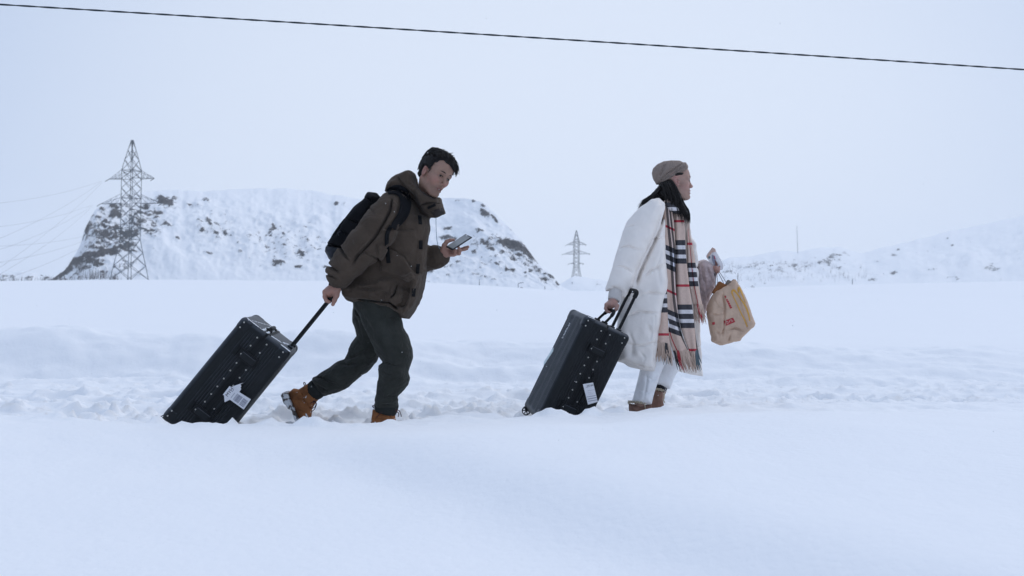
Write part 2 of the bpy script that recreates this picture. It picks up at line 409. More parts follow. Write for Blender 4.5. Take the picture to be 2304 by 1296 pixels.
hill("far_ridge", "low pale snowy ridge fading into haze behind the walkers",
     [(1180, 655), (1260, 640), (1290, 622), (1340, 628), (1420, 640), (1500, 632), (1570, 608), (1640, 580), (1700, 575), (1760, 563), (1800, 566), (1850, 558), (1890, 556), (1940, 570), (1990, 556), (2060, 540), (2120, 524), (2200, 507), (2304, 484), (2500, 455), (2800, 430), (3300, 470), (3700, 640)],
     520., [(1180, 10), (1500, 40), (2304, 160), (3700, 60)], 662,
     [(1690, 600, 60, 7, .42, -4), (1790, 597, 55, 10, .45, -8), (1868, 583, 40, 12, .5, -15), (1640, 612, 50, 6, .45), (1880, 605, 25, 6, .4), (2012, 574, 8, 2.5, .8), (2020, 562, 5, 3, .6), (2132, 536, 4, 2, .8), (2143, 552, 5, 2.5, .75), (2010, 615, 10, 5, .7), (1962, 629, 10, 4, .75), (2230, 605, 20, 6, .55), (2098, 606, 12, 4, .5), (2172, 598, 12, 5, .45), (2150, 625, 20, 6, .45), (1695, 645, 8, 4, .6), (1345, 640, 8, 5, .55)],
     step=4., rows=110, speck=.8, amp=1.0, seed=5, back=200.)
hill("low_ridge", "low snowy rise dotted with scrub at the left horizon",
     [(-1500, 600), (-900, 570), (-500, 590), (-200, 612), (-40, 616), (60, 611), (100, 620), (160, 622), (230, 640)], 330., [(-1500, 60), (230, 20)], 650,
     [(10, 622, 14, 4, .6), (30, 625, 10, 3, .6), (66, 624, 10, 3, .6), (50, 617, 14, 3, .45), (105, 626, 8, 4, .7)], step=4., rows=50, speck=1.1, seed=9)

# bare scrub twigs sticking out of the snow at the foot of the hill
tw = MB()
def tuft(px, py, D, n, h, w):
    for _ in range(n):
        b = P(px + random.gauss(0, w), py + random.uniform(-2, 2), D + random.uniform(-3, 3)); b[2] -= .2
        hh = h * random.uniform(.5, 1.1); dx = random.gauss(0, .22) * hh
        e = b + np.array([dx, 0, hh]); wv = random.uniform(.03, .06)
        tw.add([b + [-wv, 0, 0], b + [wv, 0, 0], e, b + [0, wv * 1.6, 0]], [(0, 1, 2), (1, 3, 2), (3, 0, 2)])
for (px, py, n, h, w) in [(205, 626, 60, 3.0, 12), (228, 624, 46, 2.6, 10), (258, 628, 30, 2.0, 8), (150, 630, 40, 1.6, 14), (110, 630, 30, 1.4, 12), (60, 630, 40, 1.3, 22), (20, 631, 40, 1.2, 18), (180, 600, 26, 1.5, 10), (270, 600, 20, 1.4, 12)]:
    tuft(px, py, 246, n, h, w)
for _ in range(90):
    tuft(random.uniform(1590, 1960), random.uniform(588, 634), 505, 4, random.uniform(1.6, 3.6), 6)
twm = mat("twig", (.10, .085, .08), .95)
s_ = tw.build("scrub", twm, smooth=False); s_["kind"] = "stuff"; s_["label"] = "bare scrub twigs on the far snowy slopes"; 

# ---------------------------------------------------------------- pylons and wires
STEEL = mat("galvanised_steel", (.035, .05, .062), .7)
UNIT = mesh_data("strut", *(lambda v: v)(MB().box((0, 0, .5), (.5, .5, .5)).arr()), smooth=False); UNIT.materials.append(STEEL)
def strut(name, a, b, w, parent):
    o = bpy.data.objects.new(name, UNIT); a = Vector(a); b = Vector(b); d = b - a
    o.matrix_local = Matrix.Translation(a) @ d.to_track_quat('Z', 'Y').to_matrix().to_4x4() @ Matrix.Diagonal((w, w, d.length, 1))
    return link(o, parent)
def pylon(px, D, label, w, joined, sc, yaw, lean):
    u = sc                                  # metres per drawing unit
    base = P(px, 640, D)
    r = root("pylon", base, label, "pylon", "lattice pylons on the plain", world_children=False)
    r.rotation_euler = (0, lean, 0)
    lev = [(-40, 49), (0, 40), (30, 34), (60, 27), (90, 21), (113, 21), (136, 21), (159, 21), (182, 21), (204, 21), (226, 21), (244, 21), (268, 15), (290, 8.5), (313, 2)]
    off = 12                                # the base row in the photograph is 12 units above the foot
    ca = [yaw + math.pi / 2 * k for k in range(4)]
    pt = lambda i, k: Vector((lev[i][1] * math.cos(ca[k % 4]), lev[i][1] * math.sin(ca[k % 4]), lev[i][0] + off)) * u
    mb = MB()
    def put(name, a, b, ww, par=r):
        if joined and name == "brace":
            d = np.array(b - a); mb.tube([np.array(a), np.array(b)], ww * .6, 4)
        else: strut(name, a, b, ww, par)
    legs = []
    for k in range(4):
        m = MB()
        for i in range(len(lev) - 1): m.tube([np.array(pt(i, k)), np.array(pt(i + 1, k))], w * .7, 4)
        legs.append(m.build("leg", STEEL, r, smooth=False))
    for i in range(len(lev) - 1):
        for k in range(4):
            put("brace", pt(i, k), pt(i + 1, k + 1), w * .75); put("brace", pt(i, k + 1), pt(i + 1, k), w * .75)
            if i in (4, 8, 11): put("brace", pt(i, k), pt(i, k + 1), w * .9)
    mid = yaw + math.pi / 4
    # the arms leave the middle of two opposite faces
    ax = mid if abs(math.cos(mid)) > abs(math.sin(mid)) else mid + math.pi / 2
    dx, dy = math.cos(ax), math.sin(ax)
    if dx < 0: dx, dy = -dx, -dy
    for (h, htop, half) in [(226, 247, 62), (170, 192, 84), (113, 118, 46)]:
        for sgn in (-1, 1):
            m = MB(); tip = np.array([dx * half * sgn, dy * half * sgn, h + off]) * u
            for q in (-1, 1):
                c0 = np.array([dx * 14 * sgn - dy * 13 * q, dy * 14 * sgn + dx * 13 * q, h + off]) * u
                c1 = np.array([dx * 14 * sgn - dy * 13 * q, dy * 14 * sgn + dx * 13 * q, htop + off]) * u
                m.tube([c0, tip], w * .55, 4); m.tube([c1, tip], w * .38, 4)
                for f in (.25, .5, .72):
                    m.tube([c0 + (tip - c0) * f, c1 + (tip - c1) * f], w * .25, 4)
                    m.tube([c0 + (tip - c0) * f, c1 + (tip - c1) * max(0, f - .25)], w * .25, 4)
            arm = m.build("crossarm", STEEL, r, smooth=False)
            n = MB(); ip = tip + np.array([-7, -4, -6]) * u
            n.tube(np.linspace(tip, ip, 8), [w * (1.1 if q % 2 else .5) for q in range(8)], 6)
            n.build("insulator", STEEL, r)
    if joined:
        b_ = mb.build("bracing", STEEL, r, smooth=False); b_["kind"] = "stuff"
    return r
pylon(291, 220., "tall dark lattice pylon rising before the left flank of the rocky hill", .105, False, 220 / FPX, math.radians(26), math.radians(1.2))
pylon(1297, 560., "small pale lattice pylon far off, right of the rocky hill", .17, True, 560 / FPX * .375, math.radians(26), 0)

WIRE = mat("wire_metal", (.11, .12, .13), .7)
wires = [((229, 407), (0, 444), 150, "topmost thin power line running left from the tall pylon"), ((228, 409), (0, 523), 120, "second power line falling from the tall pylon's top arm"), ((231, 409), (0, 588), 100, "steepest power line falling from the tall pylon's top arm"),
         ((206, 461), (0, 497), 150, "flattest power line leaving the tall pylon's widest arm"), ((207, 463), (0, 548), 120, "second power line falling from the tall pylon's widest arm"), ((209, 463), (0, 603), 100, "steepest power line falling from the tall pylon's widest arm"),
         ((236, 520), (0, 541), 150, "flattest power line leaving the tall pylon's lowest arm"), ((238, 521), (0, 577), 120, "second power line falling from the tall pylon's lowest arm"), ((240, 522), (0, 618), 100, "lowest power line falling to the left edge from the tall pylon")]
for (a, b, D1, lab) in wires:
    e = (a[0] - (a[0] - b[0]) * 1.55, a[1] + (b[1] - a[1]) * 1.55)
    p0 = P(*a, 219.); p1 = P(*e, D1)
    t = np.linspace(0, 1, 40)[:, None]; pts = p0 + (p1 - p0) * t
    pts[:, 2] -= 1.2 * (4 * t * (1 - t))[:, 0]
    m = MB(); m.tube(pts, .013, 4)
    tag(m.build("power_line", WIRE), lab, "power line", "power lines strung left from the tall pylon")

# radio mast and road markers far out on the plain
m = MB(); b0 = P(1795, 572, 600.); t0 = P(1793, 508, 600.)
m.tube([b0, t0], [.16, .09], 6); m.tube([t0 - [0, 0, 3.5], t0 - [1.0, 0, 3.2]], .06, 4)
tag(m.build("radio_mast", STEEL), "thin pale mast standing on the far ridge at right", "mast")
for (px, py0, py1, lab, arm) in [(1078.5, 650, 628, "thin marker post below the hill, left of the bent one", 0), (1166, 652, 638, "thin lamp post with bent arm below the rocky hill", 12), (1226, 654, 644, "short marker post nearest the hill's right foot", 0), (1660, 650, 615, "thin marker post behind the paper bag", 0), (2196 - 278, 640, 628, "short marker post on the plain at right", 0)]:
    m = MB(); D = 140.; a = P(px, py0, D); b = P(px, py1, D)
    if arm: m.tube([a, b, P(px + arm * .35, py1 - 1.2, D), P(px + arm, py1 - 2.5, D)], .045, 5)
    else: m.tube([a, b], [.05, .04], 5)
    tag(m.build("street_lamp" if arm else "marker_post", STEEL), lab, "lamp post" if arm else "post")

# overhead service cable: two strands twisted together
CABLE = mat("cable_rubber", (.016, .028, .038), .6)
c0, c1 = P(-500, -20, 7.5), P(2900, 197, 8.6)
tt = np.linspace(-1.2, 2.2, 2600)[:, None]
cp = c0 + (c1 - c0) * tt; cp[:, 2] += .014 * (4 * tt * (1 - tt))[:, 0] * ((tt > 0) & (tt < 1))[:, 0]
ph = tt[:, 0] * 2 * np.pi * 36
oc = root("overhead_cable", cp[1300], "black twisted overhead cable crossing the whole sky", "cable")
for q in (0, math.pi):
    m = MB(); o_ = np.stack([0 * ph, np.cos(ph + q) * .0029, np.sin(ph + q) * .0029], 1)
    m.tube(cp + o_, .0045, 6); m.build("strand", CABLE, oc)
# ---------------------------------------------------------------- solid modelling: signed distance fields -> meshes
BIG = .12
def smin(a, b, k):
    h = np.maximum(k - np.abs(a - b), 0) / k
    return np.minimum(a, b) - h * h * k * .25
class Field:
    """A block of space; shapes are blended into it and the surface is pulled out as one closed mesh."""
    def __init__(s, lo, hi, h):
        s.lo = np.array(lo, float); n = np.ceil((np.array(hi, float) - s.lo) / h).astype(int) + 1
        s.h = h; s.ax = [s.lo[i] + h * np.arange(n[i]) for i in range(3)]
        s.F = np.full(n, BIG, np.float32)
    def sl(s, lo, hi):
        r = []
        for i in range(3):
            a = max(0, int((lo[i] - s.lo[i]) / s.h)); b = min(len(s.ax[i]), int((hi[i] - s.lo[i]) / s.h) + 2)
            if b <= a: return None
            r.append(slice(a, b))
        return tuple(r)
    def co(s, q): return s.ax[0][q[0]][:, None, None], s.ax[1][q[1]][None, :, None], s.ax[2][q[2]][None, None, :]
    def op(s, prim, k=.02, mode='u'):
        f, lo, hi = prim; m = .05 + k
        q = s.sl(np.array(lo) - m, np.array(hi) + m)
        if q is None: return s
        d = np.minimum(f(*s.co(q)), BIG).astype(np.float32); A = s.F[q]
        if mode == 'u': s.F[q] = smin(A, d, k)
        elif mode == 's': s.F[q] = -smin(-A, d, k)
        return s
    def sub(s, prim, k=.01): return s.op(prim, k, 's')
    def disp(s, f, lo=None, hi=None):
        q = s.sl(lo if lo is not None else s.lo, hi if hi is not None else [a[-1] for a in s.ax])
        if q is None: return s
        A = s.F[q]; near = np.abs(A) < .05
        if near.any():
            X, Y, Z = np.broadcast_arrays(*s.co(q)); A = A.copy()
            A[near] += f(X[near], Y[near], Z[near]).astype(np.float32); s.F[q] = A
        return s
    def mesh(s):
        F = s.F; S = F < 0; n = np.array(F.shape)
        c = np.zeros(n - 1, np.int8)
        for i in (0, 1):
            for j in (0, 1):
                for k in (0, 1): c += S[i:n[0] - 1 + i, j:n[1] - 1 + j, k:n[2] - 1 + k]
        act = (c > 0) & (c < 8); idx = np.argwhere(act)
        vid = np.full(n - 1, -1, np.int32); vid[act] = np.arange(len(idx))
        co = [(i, j, k) for i in (0, 1) for j in (0, 1) for k in (0, 1)]
        val = np.stack([F[idx[:, 0] + i, idx[:, 1] + j, idx[:, 2] + k] for (i, j, k) in co], 1)
        acc = np.zeros((len(idx), 3)); cnt = np.zeros(len(idx))
        for a in range(8):
            for b in range(a + 1, 8):
                if sum(abs(co[a][q] - co[b][q]) for q in range(3)) != 1: continue
                va, vb = val[:, a], val[:, b]; m = (va < 0) != (vb < 0)
                t = (va / np.where(m, va - vb, 1))[:, None]
                p = np.array(co[a]) + t * (np.array(co[b]) - np.array(co[a]))
                acc += np.where(m[:, None], p, 0); cnt += m
        V = (idx + acc / cnt[:, None]) * s.h + s.lo
        Q = []
        for ax in range(3):
            o1, o2 = [(1, 2), (2, 0), (0, 1)][ax]
            a = [slice(1, -1)] * 3; b = [slice(1, -1)] * 3; a[ax] = slice(0, -1); b[ax] = slice(1, None)
            s0 = S[tuple(a)]; s1 = S[tuple(b)]
            for flip in (False, True):
                e = np.argwhere((s1 & ~s0) if flip else (s0 & ~s1))
                if not len(e): continue
                e = e + 1; e[:, ax] -= 1
                def at(d1, d2):
                    w = e.copy(); w[:, o1] += d1; w[:, o2] += d2
                    return vid[w[:, 0], w[:, 1], w[:, 2]]
                qd = np.stack([at(-1, -1), at(0, -1), at(0, 0), at(-1, 0)], 1)
                Q.append(qd[:, ::-1] if flip else qd)
        Q = np.concatenate(Q); Q = Q[(Q >= 0).all(1)]
        return V, Q
    def build(s, name, m, parent, relax=1):
        V, Q = s.mesh()
        if relax:
            e = np.concatenate([Q[:, [0, 1]], Q[:, [1, 2]], Q[:, [2, 3]], Q[:, [3, 0]]])
            cnt = np.bincount(e.ravel(), minlength=len(V))[:, None].astype(float)
            for _ in range(relax):
                a = np.stack([np.bincount(e[:, 0], V[e[:, 1], i], len(V)) + np.bincount(e[:, 1], V[e[:, 0], i], len(V)) for i in range(3)], 1)
                V = V * .45 + .55 * a / np.maximum(cnt, 1)
        return obj(name, V, Q, m, parent)

class Multi:
    """One solid sampled coarsely, and finely inside a few boxes (head, hands); meshes as one skin."""
    def __init__(s, coarse, fine): s.c = coarse; s.fine = fine; s.all = [coarse] + fine
    def op(s, prim, k=.02, mode='u'):
        for f in s.all: f.op(prim, k, mode)
        return s
    def sub(s, prim, k=.01): return s.op(prim, k, 's')
    def build(s, name, m, parent):
        V, Q = s.c.mesh(); drop = np.zeros(len(V), bool)
        for f in s.fine:
            lo = f.lo + s.c.h * 1.2; hi = np.array([a[-1] for a in f.ax]) - s.c.h * 1.2
            drop |= ((V > lo) & (V < hi)).all(1)
        Q = Q[~drop[Q].all(1)]; VV, QQ, n = [V], [Q], len(V)
        for f in s.fine:
            v, q = f.mesh(); VV.append(v); QQ.append(q + n); n += len(v)
        V = np.concatenate(VV); Q = np.concatenate(QQ); used = np.zeros(len(V), bool); used[Q] = True
        idx = np.cumsum(used) - 1
        return obj(name, V[used], idx[Q], m, parent)

def cone(a, b, ra, rb, sy=1.):
    """Tapered round limb between two joints; sy squashes it in depth."""
    a = np.array(a, float); b = np.array(b, float); ba = b - a; L2 = ba @ ba + 1e-12
    def f(X, Y, Z):
        px, py, pz = X - a[0], Y - a[1], Z - a[2]
        t = np.clip((px * ba[0] + py * ba[1] + pz * ba[2]) / L2, 0, 1)
        return np.sqrt((px - t * ba[0]) ** 2 + ((py - t * ba[1]) / sy) ** 2 + (pz - t * ba[2]) ** 2) - (ra + (rb - ra) * t)
    r = max(ra, rb) * max(1, sy)
    return f, np.minimum(a, b) - r, np.maximum(a, b) + r
def chain(F, pts, k=.02, sy=1., k0=None):
    """pts: [(point, radius), ...] blended as one limb."""
    for i in range(len(pts) - 1):
        F.op(cone(pts[i][0], pts[i + 1][0], pts[i][1], pts[i + 1][1], sy), (k0 if (i == 0 and k0) else k))
    return F
def ell(c, r, R=None):
    c = np.array(c, float); r = np.array(r, float); R = np.eye(3) if R is None else np.asarray(R)
    def f(X, Y, Z):
        x, y, z = X - c[0], Y - c[1], Z - c[2]
        u = R[0, 0] * x + R[1, 0] * y + R[2, 0] * z; v = R[0, 1] * x + R[1, 1] * y + R[2, 1] * z; w = R[0, 2] * x + R[1, 2] * y + R[2, 2] * z
        k0 = np.sqrt((u / r[0]) ** 2 + (v / r[1]) ** 2 + (w / r[2]) ** 2); k1 = np.sqrt((u / r[0] ** 2) ** 2 + (v / r[1] ** 2) ** 2 + (w / r[2] ** 2) ** 2)
        return k0 * (k0 - 1) / np.maximum(k1, 1e-9)
    m = r.max(); return f, c - m, c + m
def rbox(c, h, R=None, rd=.01):
    c = np.array(c, float); h = np.array(h, float) - rd; R = np.eye(3) if R is None else np.asarray(R)
    def f(X, Y, Z):
        x, y, z = X - c[0], Y - c[1], Z - c[2]
        u = np.abs(R[0, 0] * x + R[1, 0] * y + R[2, 0] * z) - h[0]; v = np.abs(R[0, 1] * x + R[1, 1] * y + R[2, 1] * z) - h[1]; w = np.abs(R[0, 2] * x + R[1, 2] * y + R[2, 2] * z) - h[2]
        return np.sqrt(np.maximum(u, 0) ** 2 + np.maximum(v, 0) ** 2 + np.maximum(w, 0) ** 2) + np.minimum(np.maximum(u, np.maximum(v, w)), 0) - rd
    m = np.linalg.norm(h) + rd; return f, c - m, c + m
def dist2(x, z, poly, closed=True):
    """Distance in the x-z plane to a polyline; negative inside when closed."""
    p = np.asarray(poly, float); x, z = np.broadcast_arrays(x, z)
    best = np.full(x.shape, 1e9); ins = np.zeros(x.shape, bool)
    for i in range(len(p) - (0 if closed else 1)):
        a = p[i]; b = p[(i + 1) % len(p)]; ex, ez = b - a
        t = np.clip(((x - a[0]) * ex + (z - a[1]) * ez) / (ex * ex + ez * ez + 1e-15), 0, 1)
        best = np.minimum(best, (x - a[0] - t * ex) ** 2 + (z - a[1] - t * ez) ** 2)
        if closed:
            c = (a[1] > z) != (b[1] > z)
            with np.errstate(divide='ignore', invalid='ignore'): xi = a[0] + (z - a[1]) / (b[1] - a[1]) * ex
            ins ^= c & (x < xi)
    d = np.sqrt(best); return np.where(ins, -d, d) if closed else d
def puff(poly, y0, half, w, yfun=None):
    """A stuffed shape: its side outline is poly (x, z), its depth 2*half, its rim rounded over w."""
    p = np.asarray(poly, float)
    def f(X, Y, Z):
        d = dist2(X[:, 0, :], Z[0, 0, :][None, :], p)[:, None, :]
        yc = y0 if yfun is None else y0 + yfun(X, Z)
        return np.sqrt(np.maximum(d + w, 0) ** 2 + (np.abs(Y - yc) * (w / half)) ** 2) - w
    lo = np.array([p[:, 0].min(), y0 - half - .05, p[:, 1].min()]); hi = np.array([p[:, 0].max(), y0 + half + .05, p[:, 1].max()])
    return f, lo, hi
def groove(F, line, depth, width, y_lo, y_hi, gain=1.4):
    """A crease pressed in along a side-view polyline, between depths y_lo..y_hi."""
    p = np.asarray(line, float); m = width * 3; depth = depth * gain
    de = lambda x, z: np.minimum(np.hypot(x - p[0, 0], z - p[0, 1]), np.hypot(x - p[-1, 0], z - p[-1, 1]))
    F.disp(lambda x, y, z: depth * (.12 + .88 * sstep(0, 9 * width, de(x, z))) * (.55 + .9 * vnoise(x * 30, z * 30, 2)) * np.exp(-(dist2(x, z, p, False) / width) ** 2) * ((y > y_lo) & (y < y_hi)),
           [p[:, 0].min() - m, y_lo, p[:, 1].min() - m], [p[:, 0].max() + m, y_hi, p[:, 1].max() + m])
def rough(F, amp, sc, seed, sx=1, sz=1):
    F.disp(lambda x, y, z: -amp * 2 * (vnoise3(x * sc * sx, y * sc, z * sc * sz, seed) - .5)); return F
def RY(a):  # clockwise lean seen from the camera
    c, s = math.cos(a), math.sin(a); return np.array([[c, 0, s], [0, 1, 0], [-s, 0, c]])
def RZ(a):
    c, s = math.cos(a), math.sin(a); return np.array([[c, -s, 0], [s, c, 0], [0, 0, 1]])
def RX(a):
    c, s = math.cos(a), math.sin(a); return np.array([[1, 0, 0], [0, c, -s], [0, s, c]])

def skin_mat(name, base, lip, flush):
    m = bpy.data.materials.new(name); m.use_nodes = True
    N, L = m.node_tree.nodes, m.node_tree.links; b = N["Principled BSDF"]
    b.inputs["Roughness"].default_value = .55; b.inputs["Specular IOR Level"].default_value = .35
    b.inputs["Subsurface Weight"].default_value = .12; b.inputs["Subsurface Radius"].default_value = (.008, .003, .0015); b.inputs["Subsurface Scale"].default_value = 1.
    a = N.new("ShaderNodeAttribute"); a.attribute_name = "lip"; a2 = N.new("ShaderNodeAttribute"); a2.attribute_name = "flush"
    t = N.new("ShaderNodeTexCoord"); n = N.new("ShaderNodeTexNoise"); n.inputs["Scale"].default_value = 42; n.inputs["Detail"].default_value = 6; L.new(t.outputs["Object"], n.inputs["Vector"])
    x0 = N.new("ShaderNodeMix"); x0.data_type = 'RGBA'; x0.inputs[6].default_value = (*[c * .74 for c in base], 1); x0.inputs[7].default_value = (*[c * 1.2 for c in base], 1); L.new(n.outputs[0], x0.inputs[0])
    x1 = N.new("ShaderNodeMix"); x1.data_type = 'RGBA'; L.new(a2.outputs["Fac"], x1.inputs[0]); L.new(x0.outputs[2], x1.inputs[6]); x1.inputs[7].default_value = (*flush, 1)
    x2 = N.new("ShaderNodeMix"); x2.data_type = 'RGBA'; L.new(a.outputs["Fac"], x2.inputs[0]); L.new(x1.outputs[2], x2.inputs[6]); x2.inputs[7].default_value = (*lip, 1)
    a3 = N.new("ShaderNodeAttribute"); a3.attribute_name = "stubble_socket_shade"
    x3 = N.new("ShaderNodeMix"); x3.data_type = 'RGBA'; x3.blend_type = 'MULTIPLY'; L.new(a3.outputs["Fac"], x3.inputs[0]); L.new(x2.outputs[2], x3.inputs[6]); x3.inputs[7].default_value = (.58, .56, .56, 1)
    L.new(x3.outputs[2], b.inputs["Base Color"]); return m

class Head:
    """Head in its own frame (x forward, z up, -y the side towards the camera), placed by M and c, s = size."""
    def __init__(h, c, M, s=1.): h.c = np.array(c, float); h.M = np.asarray(M); h.s = s
    def w(h, p): return h.c + h.M @ (np.array(p, float) * h.s)
    def e(h, c, r, R=None): return ell(h.w(c), np.array(r) * h.s, h.M if R is None else h.M @ R)
    def cn(h, a, b, ra, rb): return cone(h.w(a), h.w(b), ra * h.s, rb * h.s)
    def loc(h, V): return ((V - h.c) @ h.M) / h.s
    def add(h, F, fem=False, mouth=0.):
        j = .92 if fem else 1.
        F.op(h.e((-.014, 0, .036), (.097, .075, .088)), .02)
        F.op(h.e((.026, 0, -.022), (.064, .060 * j, .088)), .035)
        for q in (-1, 1):
            F.op(h.cn((-.022, q * .053 * j, -.052), (.052, q * .018, -.108), .021 * j, .016), .03)
            F.op(h.e((.050, q * .043, -.022), (.026, .022, .021)), .025)
            F.op(h.cn((.086, q * .014, .020), (.070, q * .050, .019), .010, .007), .014)
        F.op(h.e((.050, 0, .050), (.044, .058, .048)), .03)
        F.op(h.cn((.058, 0, -.062), (.066, 0, -.098), .028, .017 * j), .02)
        F.op(h.e((.072, 0, -.107), (.017, .018 * j, .014)), .016)
        for q in (-1, 1):
            F.sub(h.e((.096, q * .031, .000), (.021, .021, .0115)), .012)
            F.op(h.e((.0715, q * .032, .0005), (.0125, .0165, .0115)), .006)
            F.op(h.cn((.0855, q * .018, .006), (.078, q * .046, .004), .0042, .0030), .005)
        nz = .92 if fem else 1.
        F.op(h.cn((.084, 0, .012), (.106 * nz + .004, 0, -.034), .0065, .0088), .012)
        F.op(h.e((.107 * nz + .004, 0, -.038), (.011, .012, .0095)), .009)
        for q in (-1, 1):
            F.op(h.e((.095, q * .0125, -.042), (.011, .0085, .0078)), .007)
            F.sub(h.e((.099, q * .0065, -.0505), (.006, .0042, .004)), .003)
            F.sub(h.e((.092, q * .027, -.052), (.012, .006, .016), RX(q * .5)), .012)
        F.op(h.e((.083, 0, -.0665), (.0125, .024, .0065)), .008)
        F.op(h.e((.0815, 0, -.0795 - mouth), (.0125, .021, .0068)), .008)
        F.sub(h.e((.093, 0, -.0728 - mouth * .5), (.010, .0225, .0016 + mouth * .6)), .003)
        for q in (-1, 1):
            R = RZ(q * .35) @ RY(-.22)
            F.op(h.e((-.012, q * .0785, -.008), (.0205, .0085, .033), R), .008)
            F.sub(h.e((-.006, q * .0900, -.003), (.0115, .0135, .020), R), .003)
            F.op(h.e((.005, q * .079, -.010), (.005, .005, .008)), .005)
        return F
    def paint(h, o, extra=None, stub=0.):
        me = o.data; V = np.empty(len(me.vertices) * 3, np.float32); me.vertices.foreach_get("co", V); V = V.reshape(-1, 3)
        p = h.loc(V.astype(float)); x, y, z = p.T
        lip = np.exp(-(((z + .073) / .0105) ** 4 + (y / .021) ** 4)) * (x > .07) * .85
        fl = .55 * np.exp(-(((z + .035) / .025) ** 2 + ((np.abs(y) - .045) / .024) ** 2)) * (x > .02) + .6 * np.exp(-(((z + .04) / .012) ** 2 + (y / .014) ** 2)) * (x > .095) + .6 * ((np.abs(y) > .072) & (np.abs(z) < .05) & (np.abs(x + .01) < .04))
        if extra is not None: fl = np.maximum(fl, extra(V))
        sb = stub * np.maximum(np.exp(-(((z + .092) / .034) ** 4 + ((np.abs(y) - .02) / .05) ** 4)) * (x > -.01), np.exp(-(((z + .056) / .007) ** 2 + (y / .026) ** 4)) * (x > .06)) + .45 * np.exp(-(((z - .004) / .013) ** 2 + ((np.abs(y) - .031) / .019) ** 2)) * (x > .05)  # beard stubble; the last term paints shade into the eye sockets
        for nm, v in (("lip", lip), ("flush", fl), ("stubble_socket_shade", np.clip(sb, 0, 1))):
            a = me.attributes.new(nm, 'FLOAT', 'POINT'); a.data.foreach_set("value", v.astype(np.float32))
    def features(h, parent, white, iris, dark):
        for q in (-1, 1):
            m = MB(); V, Fc = ico(2)
            eb = m.add(np.array([h.w((.0740 + v[0] * .0145, q * .032 + v[1] * .0145, .0000 + v[2] * .0040)) for v in V]), Fc).build("eye", white, parent)
            m = MB(); m.add(np.array([h.w((.0845 + v[0] * .0056, q * .0335 + v[1] * .0072, .0003 + v[2] * .0056)) for v in V]), Fc); m.build("iris", iris, eb)
            m = MB(); t = np.linspace(0, 1, 7)
            m.tube([h.w((.0895 - .011 * u ** 2, q * (.017 + .028 * u), .0048 - .004 * (2 * u - 1) ** 2)) for u in t], .0020 * h.s, 5); m.build("eyelash", dark, parent)
            m = MB()
            m.tube([h.w((.0985 - .021 * u ** 2, q * (.013 + .039 * u), .0235 + .006 * math.sin(u * 2.4) - .004 * u)) for u in t], np.array([.0016, .0029, .0033, .0031, .0026, .0018, .0008]) * h.s, 5); m.build("eyebrow", dark, parent)
def ico(n):
    import bmesh
    b = bmesh.new(); bmesh.ops.create_icosphere(b, subdivisions=n, radius=1.)
    V = [tuple(v.co) for v in b.verts]; b.verts.index_update(); Fc = [tuple(v.index for v in f.verts) for f in b.faces]; b.free(); return np.array(V), Fc
def locks(curves, r0, name, m, parent, n=5, seg=6, flat=1.):
    """Tapered hair locks along curves."""
    mb = MB()
    for c in curves:
        p = spline(c, seg); t = np.linspace(0, 1, seg)
        mb.tube(p, r0 * (1 - t) ** .6 * (.6 + .4 * np.sin(t * 3.1)) + .0003, n, cap=False)
    return mb.build(name, m, parent)
def surf(F, x, z, side=-1):
    """Depth at which the solid's camera-side surface lies over the side-view points (x, z)."""
    ix = np.clip(((x - F.lo[0]) / F.h), 0, len(F.ax[0]) - 2); iz = np.clip(((z - F.lo[2]) / F.h), 0, len(F.ax[2]) - 2)
    a = ix.astype(int); b = iz.astype(int); fx = (ix - a)[:, None]; fz = (iz - b)[:, None]
    c = (F.F[a, :, b] * (1 - fx) + F.F[a + 1, :, b] * fx) * (1 - fz) + (F.F[a, :, b + 1] * (1 - fx) + F.F[a + 1, :, b + 1] * fx) * fz
    ins = c < 0; k = ins.argmax(1); k = np.where(ins.any(1), k, len(F.ax[1]) // 2); k0 = np.maximum(k - 1, 0)
    r = np.arange(len(x)); v0 = c[r, k0]; v1 = c[r, k]; t = np.where(v0 != v1, v0 / np.where(v0 != v1, v0 - v1, 1), 1)
    return F.ax[1][0] + (k0 + np.clip(t, 0, 1)) * F.h
def onto(F, px, py, D, off):
    """World points over pixels (px, py), laid on the solid's camera-side surface, lifted by off."""
    px = np.asarray(px, float); py = np.asarray(py, float); y = np.full(px.shape, D)
    for _ in range(4):
        x = (px - 1152) / FPX * y; z = HC - (py - 648) / FPX * y
        y = surf(F, x, z) - off
    x = (px - 1152) / FPX * y; z = HC - (py - 648) / FPX * y
    return np.stack([x, y, z], 1)
def sheet(top, nu, nv, th):
    """Closed thin slab from a grid of points (nu*nv), thickened away from the camera."""
    V = np.concatenate([top, top + [0, th, 0]]); n = nu * nv; Fc = []
    id_ = lambda i, j: i * nv + j
    for i in range(nu - 1):
        for j in range(nv - 1):
            a, b, c, d = id_(i, j), id_(i + 1, j), id_(i + 1, j + 1), id_(i, j + 1)
            Fc += [(a, b, c, d), (a + n, d + n, c + n, b + n)]
    ring = [id_(i, 0) for i in range(nu)] + [id_(nu - 1, j) for j in range(1, nv)] + [id_(i, nv - 1) for i in range(nu - 2, -1, -1)] + [id_(0, j) for j in range(nv - 2, 0, -1)]
    for q in range(len(ring)):
        a, b = ring[q], ring[(q + 1) % len(ring)]; Fc.append((b, a, a + n, b + n))
    return V, Fc
